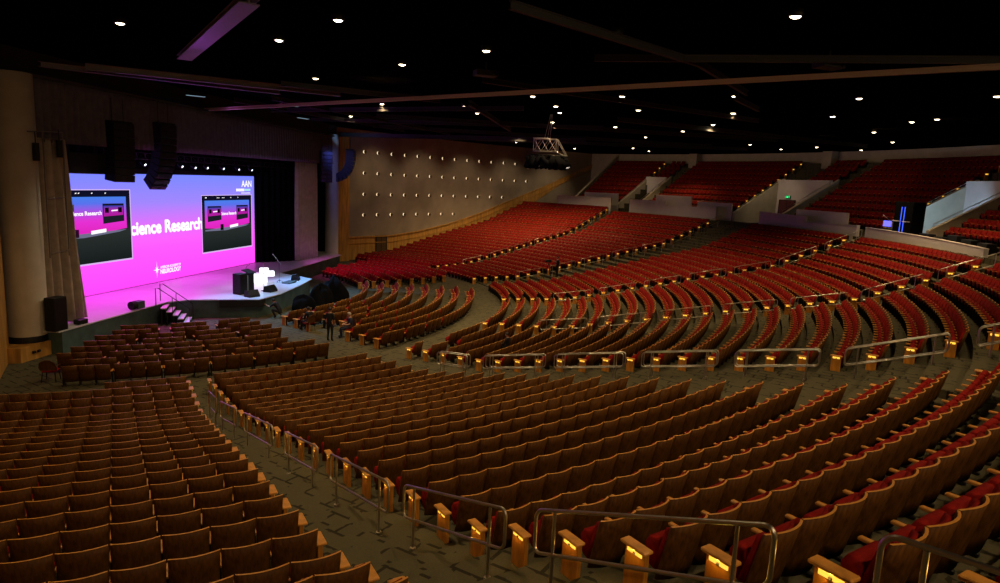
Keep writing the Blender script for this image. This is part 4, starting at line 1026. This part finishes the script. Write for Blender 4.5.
# ------------------------------------------------------------------ people
def person(label, loc, rz, J, hair='hair', cloth='darkcloth', skin_below=None, sleeves=True, scale=1.0, cat='person', neck=1.46):
    """J: joint name -> (x,y,z); the body is one skinned surface; facing -y"""
    chains = [['pelvis','waist','chest','neckb','neck','head','crown'],['neckb','shL','elL','wrL','haL'],['neckb','shR','elR','wrR','haR'],['pelvis','hipL','knL','anL','toL'],['pelvis','hipR','knR','anR','toR']]
    rad = dict(pelvis=.15,waist=.135,chest=.165,neckb=.11,neck=.058,head=.095,crown=.07,sh=.075,el=.048,wr=.034,ha=.04,hip=.105,kn=.066,an=.046,to=.045)
    names = []; idx = {}; verts = []; edges = []
    for ch in chains:
        for a_, b_ in zip(ch[:-1], ch[1:]):
            for n_ in (a_, b_):
                if n_ not in idx: idx[n_] = len(verts); verts.append(J[n_]); names.append(n_)
            edges.append((idx[a_], idx[b_]))
    me = bpy.data.meshes.new('body'); me.from_pydata(verts, edges, []); ob = bpy.data.objects.new('body', me); COL.objects.link(ob)
    sk = ob.modifiers.new('skin','SKIN'); sk.use_smooth_shade = True
    for i, n_ in enumerate(names):
        k = n_ if n_ in rad else n_[:-1]; v = me.skin_vertices[0].data[i]; v.radius = (rad[k]*(1.15 if k in ('chest','waist','pelvis') else 1), rad[k]*(.8 if k in ('chest','waist','pelvis') else 1)); v.use_root = (n_ == 'pelvis')
    ss = ob.modifiers.new('sub','SUBSURF'); ss.levels = 2
    bpy.context.view_layer.update()
    m2 = bpy.data.meshes.new_from_object(ob.evaluated_get(bpy.context.evaluated_depsgraph_get())); bpy.data.objects.remove(ob)
    m2.materials.clear()
    for m_ in (M[cloth], M['skin'], M['black']): m2.materials.append(m_)
    hd = Vector(J['head']); nk = Vector(J['neck']); hands = [Vector(J['haL']), Vector(J['haR'])]; wr = [Vector(J['wrL']), Vector(J['wrR'])]; el = [Vector(J['elL']), Vector(J['elR'])]; feet = [Vector(J['toL']), Vector(J['toR'])]
    for pl_ in m2.polygons:
        c = pl_.center; k = 0
        if (c-hd).length < .19 or (c-nk).length < .075: k = 1
        for h_, w_, e_ in zip(hands, wr, el):
            if (c-h_).length < .13 or (c-w_).length < .09 or (not sleeves and ((c-(w_+e_)/2).length < .15)): k = 1
        for f_ in feet:
            if (c-f_).length < .14: k = 2
        pl_.material_index = k; pl_.use_smooth = True
    body = bpy.data.objects.new('person', m2); COL.objects.link(body); body.location = loc; body.rotation_euler = (0,0,rz); body.scale = (scale,)*3
    tag(body, label, cat)
    b = MB(); cr = Vector(J['crown']); dirn = (cr-hd).normalized()
    for th0 in (0,):
        n, mm = 14, 6; vs = []; fs = []
        for k in range(n):
            for q in range(mm):
                t_ = q/(mm-1)*1.9; a_ = 2*PI*k/n; r_ = .112; p_ = Vector((r_*math.sin(t_)*math.cos(a_), r_*math.sin(t_)*math.sin(a_)*1.08+.012, r_*math.cos(t_)*1.12))
                if math.sin(a_) < -.3 and t_ > 1.0: p_ = Vector((p_.x, p_.y*.8, max(p_.z,.045)))
                vs.append(hd+p_+dirn*.035)
        for k in range(n):
            for q in range(mm-1): a_ = k*mm+q; b_ = ((k+1)%n)*mm+q; fs.append((a_,b_,b_+1,a_+1))
        b.add(vs, fs, 0, True)
    b.build('hair', M[hair], body)
    b = MB()    # nose, eyes, ears, mouth
    f_ = hd+Vector((0,-.10,.0))
    b.add([f_+Vector(v) for v in ((-.015,0,-.02),(.015,0,-.02),(0,-.03,-.02),(0,0,.03))], [(0,1,2),(1,3,2),(3,0,2)], 0)
    for x in (-.035,.035): b.lathe([(0,.008),(.011,.004),(.012,-.004)], (f_.x+x, f_.y+.006, f_.z+.03), 8, 1)
    b.box(f_.x-.025,f_.x+.025,f_.y-.002,f_.y+.02,f_.z-.052,f_.z-.044,2)
    for x in (-.10,.10): b.lathe([(0,-.03),(.018,-.015),(.02,.015),(0,.032)], (hd.x+x, hd.y, hd.z+.01), 8, 0)
    b.build('face', [M['skin'], M['black'], mat('lips',(.3,.1,.08),.5)], body)
    # five fingers per hand
    for s_, (h_, w_) in zip((1,-1), zip(hands, wr)):
        d_ = (h_-w_).normalized(); side_ = d_.cross(Vector((0,0,1)) if abs(d_.z) < .8 else Vector((0,1,0))).normalized(); b = MB(); cu_ = side_.cross(d_)
        for q in range(4):
            o_ = side_*(-.028+.0187*q); L_ = (.075,.085,.08,.062)[q]
            b.tube([h_+o_+d_*.02, h_+o_+d_*(.02+L_*.55)+cu_*.005, h_+o_+d_*(.02+L_)-cu_*.018], [.0105,.0095,.008], 6)
        b.tube([h_-side_*.03, h_-side_*.055+d_*.025, h_-side_*.06+d_*.055], [.012,.011,.009], 6)
        b.build('fingers', M['skin'], body)
    return body
STAND = dict(pelvis=(0,0,.95),waist=(0,.01,1.10),chest=(0,.01,1.30),neckb=(0,.01,1.44),neck=(0,.0,1.52),head=(0,-.02,1.64),crown=(0,-.01,1.73),
    shL=(.19,.01,1.42),elL=(.25,.04,1.14),wrL=(.23,-.10,.92),haL=(.22,-.14,.84),shR=(-.19,.01,1.42),elR=(-.25,.04,1.14),wrR=(-.23,-.10,.92),haR=(-.22,-.14,.84),
    hipL=(.10,0,.90),knL=(.11,-.02,.50),anL=(.12,.02,.08),toL=(.13,-.14,.04),hipR=(-.10,0,.90),knR=(-.11,-.01,.50),anR=(-.12,.03,.08),toR=(-.13,-.13,.04))
SIT = dict(pelvis=(0,.05,.52),waist=(0,.09,.68),chest=(0,.09,.88),neckb=(0,.06,1.02),neck=(0,.03,1.09),head=(0,-.01,1.20),crown=(0,.0,1.29),
    shL=(.19,.06,1.0),elL=(.25,-.02,.74),wrL=(.14,-.26,.70),haL=(.07,-.32,.70),shR=(-.19,.06,1.0),elR=(-.25,-.02,.74),wrR=(-.14,-.26,.70),haR=(-.07,-.32,.70),
    hipL=(.10,.0,.50),knL=(.13,-.42,.50),anL=(.13,-.44,.08),toL=(.14,-.58,.04),hipR=(-.10,.0,.50),knR=(-.13,-.42,.50),anR=(-.13,-.40,.08),toR=(-.14,-.54,.04))
CROUCH = dict(pelvis=(0,.18,.42),waist=(0,.10,.56),chest=(0,-.05,.74),neckb=(0,-.16,.85),neck=(0,-.22,.90),head=(0,-.30,.98),crown=(0,-.31,1.07),
    shL=(.19,-.13,.84),elL=(.27,-.36,.66),wrL=(.20,-.58,.72),haL=(.17,-.66,.75),shR=(-.19,-.13,.84),elR=(-.30,-.30,.62),wrR=(-.26,-.52,.58),haR=(-.24,-.60,.58),
    hipL=(.12,.14,.40),knL=(.20,-.28,.50),anL=(.18,-.02,.09),toL=(.20,-.16,.04),hipR=(-.12,.14,.40),knR=(-.20,-.20,.36),anR=(-.18,.18,.10),toR=(-.19,.06,.04))
# standing man with his back to the camera, facing the stage
person('person in black standing in the open aisle, back to the camera, before the centre block', (14.48,-11.1,F0), R(165), dict(STAND), sleeves=False)
person('person in dark clothes sitting at the open end of the third centre row', (12.75,-9.0,F0), R(-125), dict(SIT), cloth='darkcloth')
person('person with grey hair sitting facing the standing man at a row end', (15.2,-10.0,F0), R(-60), dict(SIT), hair='greyhair', cloth='bluecloth', sleeves=False)
person('person in black crouching against the front of the stage thrust', (10.05,-6.0,F0), R(-105), dict(CROUCH), sleeves=False)
cmz = ZR[7]
cp_ = P(R0+7.1, R(23.7)); person('person in black standing on the fifth aisle behind a camera', (cp_.x,cp_.y,zrow(R0+7)), R(-70), {k:((v[0],v[1],v[2]) if k not in ('wrL','haL','wrR','haR') else ((.13,-.28,1.32) if k == 'wrL' else (.08,-.34,1.36) if k == 'haL' else (-.13,-.28,1.32) if k == 'wrR' else (-.08,-.34,1.36))) for k,v in STAND.items()})
t = thing('camera_tripod', 'video camera on a tripod beside the person in black on the fifth aisle', 'camera', (cp_.x-.75,cp_.y-.15,zrow(R0+7)-.2), R(-70))
b = MB(); b.cbox(-.1,.1,-.25,.2,1.45,1.68,.015); b.tube([(0,-.25,1.57),(0,-.42,1.57)], .06, 10); b.build('camera_body', M['black'], t)
for q in range(3):
    a_ = q*2*PI/3; b = MB(); b.tube([(0,0,1.45),(.42*math.cos(a_),.42*math.sin(a_),.0)], .025, 6); b.build('leg', M['black'], t)
pp_ = P(R0+3.55, R(-29.2)); person('person in dark clothes sitting among the first rows beyond the paired handrails', (pp_.x,pp_.y,ZR[4]), R(-29.2)-PI/2, dict(SIT), scale=.88)

# ------------------------------------------------------------------ light
def spot(x, y, z, tx, ty, tz, power, col, size, blend=.6, rad=.12):
    l = bpy.data.lights.new('lamp_beam', 'SPOT'); l.energy = power; l.color = col; l.spot_size = R(size); l.spot_blend = blend; l.shadow_soft_size = rad
    o = bpy.data.objects.new('lamp_beam', l); COL.objects.link(o); o.location = (x,y,z)
    o.rotation_euler = (Vector((tx,ty,tz))-Vector((x,y,z))).to_track_quat('-Z','Y').to_euler(); return o
WARM = (1,.70,.36)
def zone(x, y):
    r = math.hypot(x,y); a = math.degrees(math.atan2(y,x))
    if r > 48: return 0
    if x < 17 and y < -14: return .12
    if x < 17: return .26
    if a < -38: return .25
    if a < -20: return .31
    if a > 28: return .52
    if a > 5: return .35
    return .36
for (x,y) in CLs:
    if zone(x,y): spot(x,y,13.0, x,y,0, 2600*zone(x,y), WARM, 118, .8)
for (x,y,w) in [(20,-34,.28),(15,-29,.28),(26.5,-31,.22),(33,-31,.22),(38,-26,.20),(24,15,.45),(27,23,.65),(30,29,.8),(24,32,.75),(20,22,.6),(36,22,.3),(16,12,.22),(42,30,.2),(17,-11,.45),(12,-16,.3)]:
    spot(x,y,13.0, x,y,0, 2600*w, WARM, 118, .8)
for (x,y) in [(30,-44),(36,-40),(24,-50),(42,-34)]:      # unseen lamps added behind the camera to light the near seat backs
    spot(x,y,13.0, x*.8,y*.8,3.5, 800, WARM, 120, .8)
for d in (51,43,34,26,17,9,1,-7):                        # unseen lamps added to brighten the upper tier
    p = P(47,R(d)); q = P(57.5,R(d)); spot(p.x,p.y,13.0, q.x,q.y,9.3, 190, WARM, 110, .9)
spot(24,-13,13, 17.5,-3,.5, 2600, WARM, 42, .8)  # extra spot added to brighten the seat backs of the centre block
# stage wash from the truss and front of house
for (x,y) in ((4.6,-3),(4.9,0),(5.1,3)):
    spot(x+.6,y,9.2, x+3.4,y-1.2,1.2, 560, (.42,.82,1), 55, .7)
spot(24,-7,12.8, 8,-1.5,1.2, 950, (.45,.85,1), 24, .8)
spot(1.6,-8.6,8.3, 2.8,-9.5,1.2, 2600, (1,.06,.85), 95, .8); spot(2.7,-1,8.3, 3.4,-2,1.2, 1700, (1,.07,.9), 95, .8)  # magenta spots added to strengthen the screen's glow on the deck
# purple glow on the ceiling before the valance
spot(5.6,-13.5,10.2, 9.5,-12,13.2, 60, (.45,.12,1), 130, .9); spot(6.2,-4,11.2, 9,-2,13.2, 60, (.5,.15,1), 130, .9); spot(11.0,-17.5,10.8, 13.0,-21.2,13.05, 70, (.6,.12,1), 60, .9)
spot(7.6,17.5,11.6, 8.4,19.8,13.2, 60, (.3,.55,1), 110, .8); spot(9,16.5,11.8, 14,24,13.0, 70, (.5,.2,1), 100, .8)
spot(8.2,14,11.5, 7.6,18,8.8, 150, (.25,.3,1), 70, .8)
# spots added for the curtain folds and the exit passage walls
spot(15.3,-2,13, 3.2,-14.8,3.5, 3200, (1,.86,.62), 30, .8)
for d, w_ in ((43.6,200),(23.6,260)):
    p = P(51.0,R(d-2.2)); q = P(54.2,R(d+.6)); spot(p.x,p.y,12.9, q.x,q.y,7.6, w_, (1,.78,.48), 75, .9)
# blue light on the passage wall behind the booth
pb = P(52.2,R(-.6)); pt_ = P(54.6,R(3.4)); spot(pb.x,pb.y,7.6, pt_.x,pt_.y,8.2, 420, (.45,.72,1), 95, .8)
# unseen lamps added under the ceiling to wash the side wall
for s_ in (5,12,19,26,33):
    p, td_ = along(WALL, s_); spot(p[0]+td_[1]*6, p[1]-td_[0]*6, 13.0, p[0], p[1], 5.5, 520, (1,.76,.48), 85, .9)
# added coloured spots: pink on the side block, blue on the floor before the thrust
spot(6.4,7,9.2, 11.5,13.5,.8, 2800, (1,.10,.75), 62, .8)
spot(7,2,9.2, 12.5,1,0, 5500, (.16,.45,1), 66, .8); spot(6.2,-4,9.2, 9.5,-8,0, 4000, (.18,.5,1), 55, .8)

w = bpy.data.worlds.new('world'); scene.world = w; w.use_nodes = True
w.node_tree.nodes['Background'].inputs[0].default_value = (.9,.7,.6,1); w.node_tree.nodes['Background'].inputs[1].default_value = .0008
scene.view_settings.view_transform = 'Standard'; scene.view_settings.look = 'None'; scene.view_settings.exposure = 0; scene.view_settings.gamma = 1; scene.view_settings.use_curve_mapping = False
scene.cycles.use_denoising = True; scene.cycles.max_bounces = 5; scene.cycles.diffuse_bounces = 3; scene.cycles.sample_clamp_indirect = 3; scene.cycles.sample_clamp_direct = 0
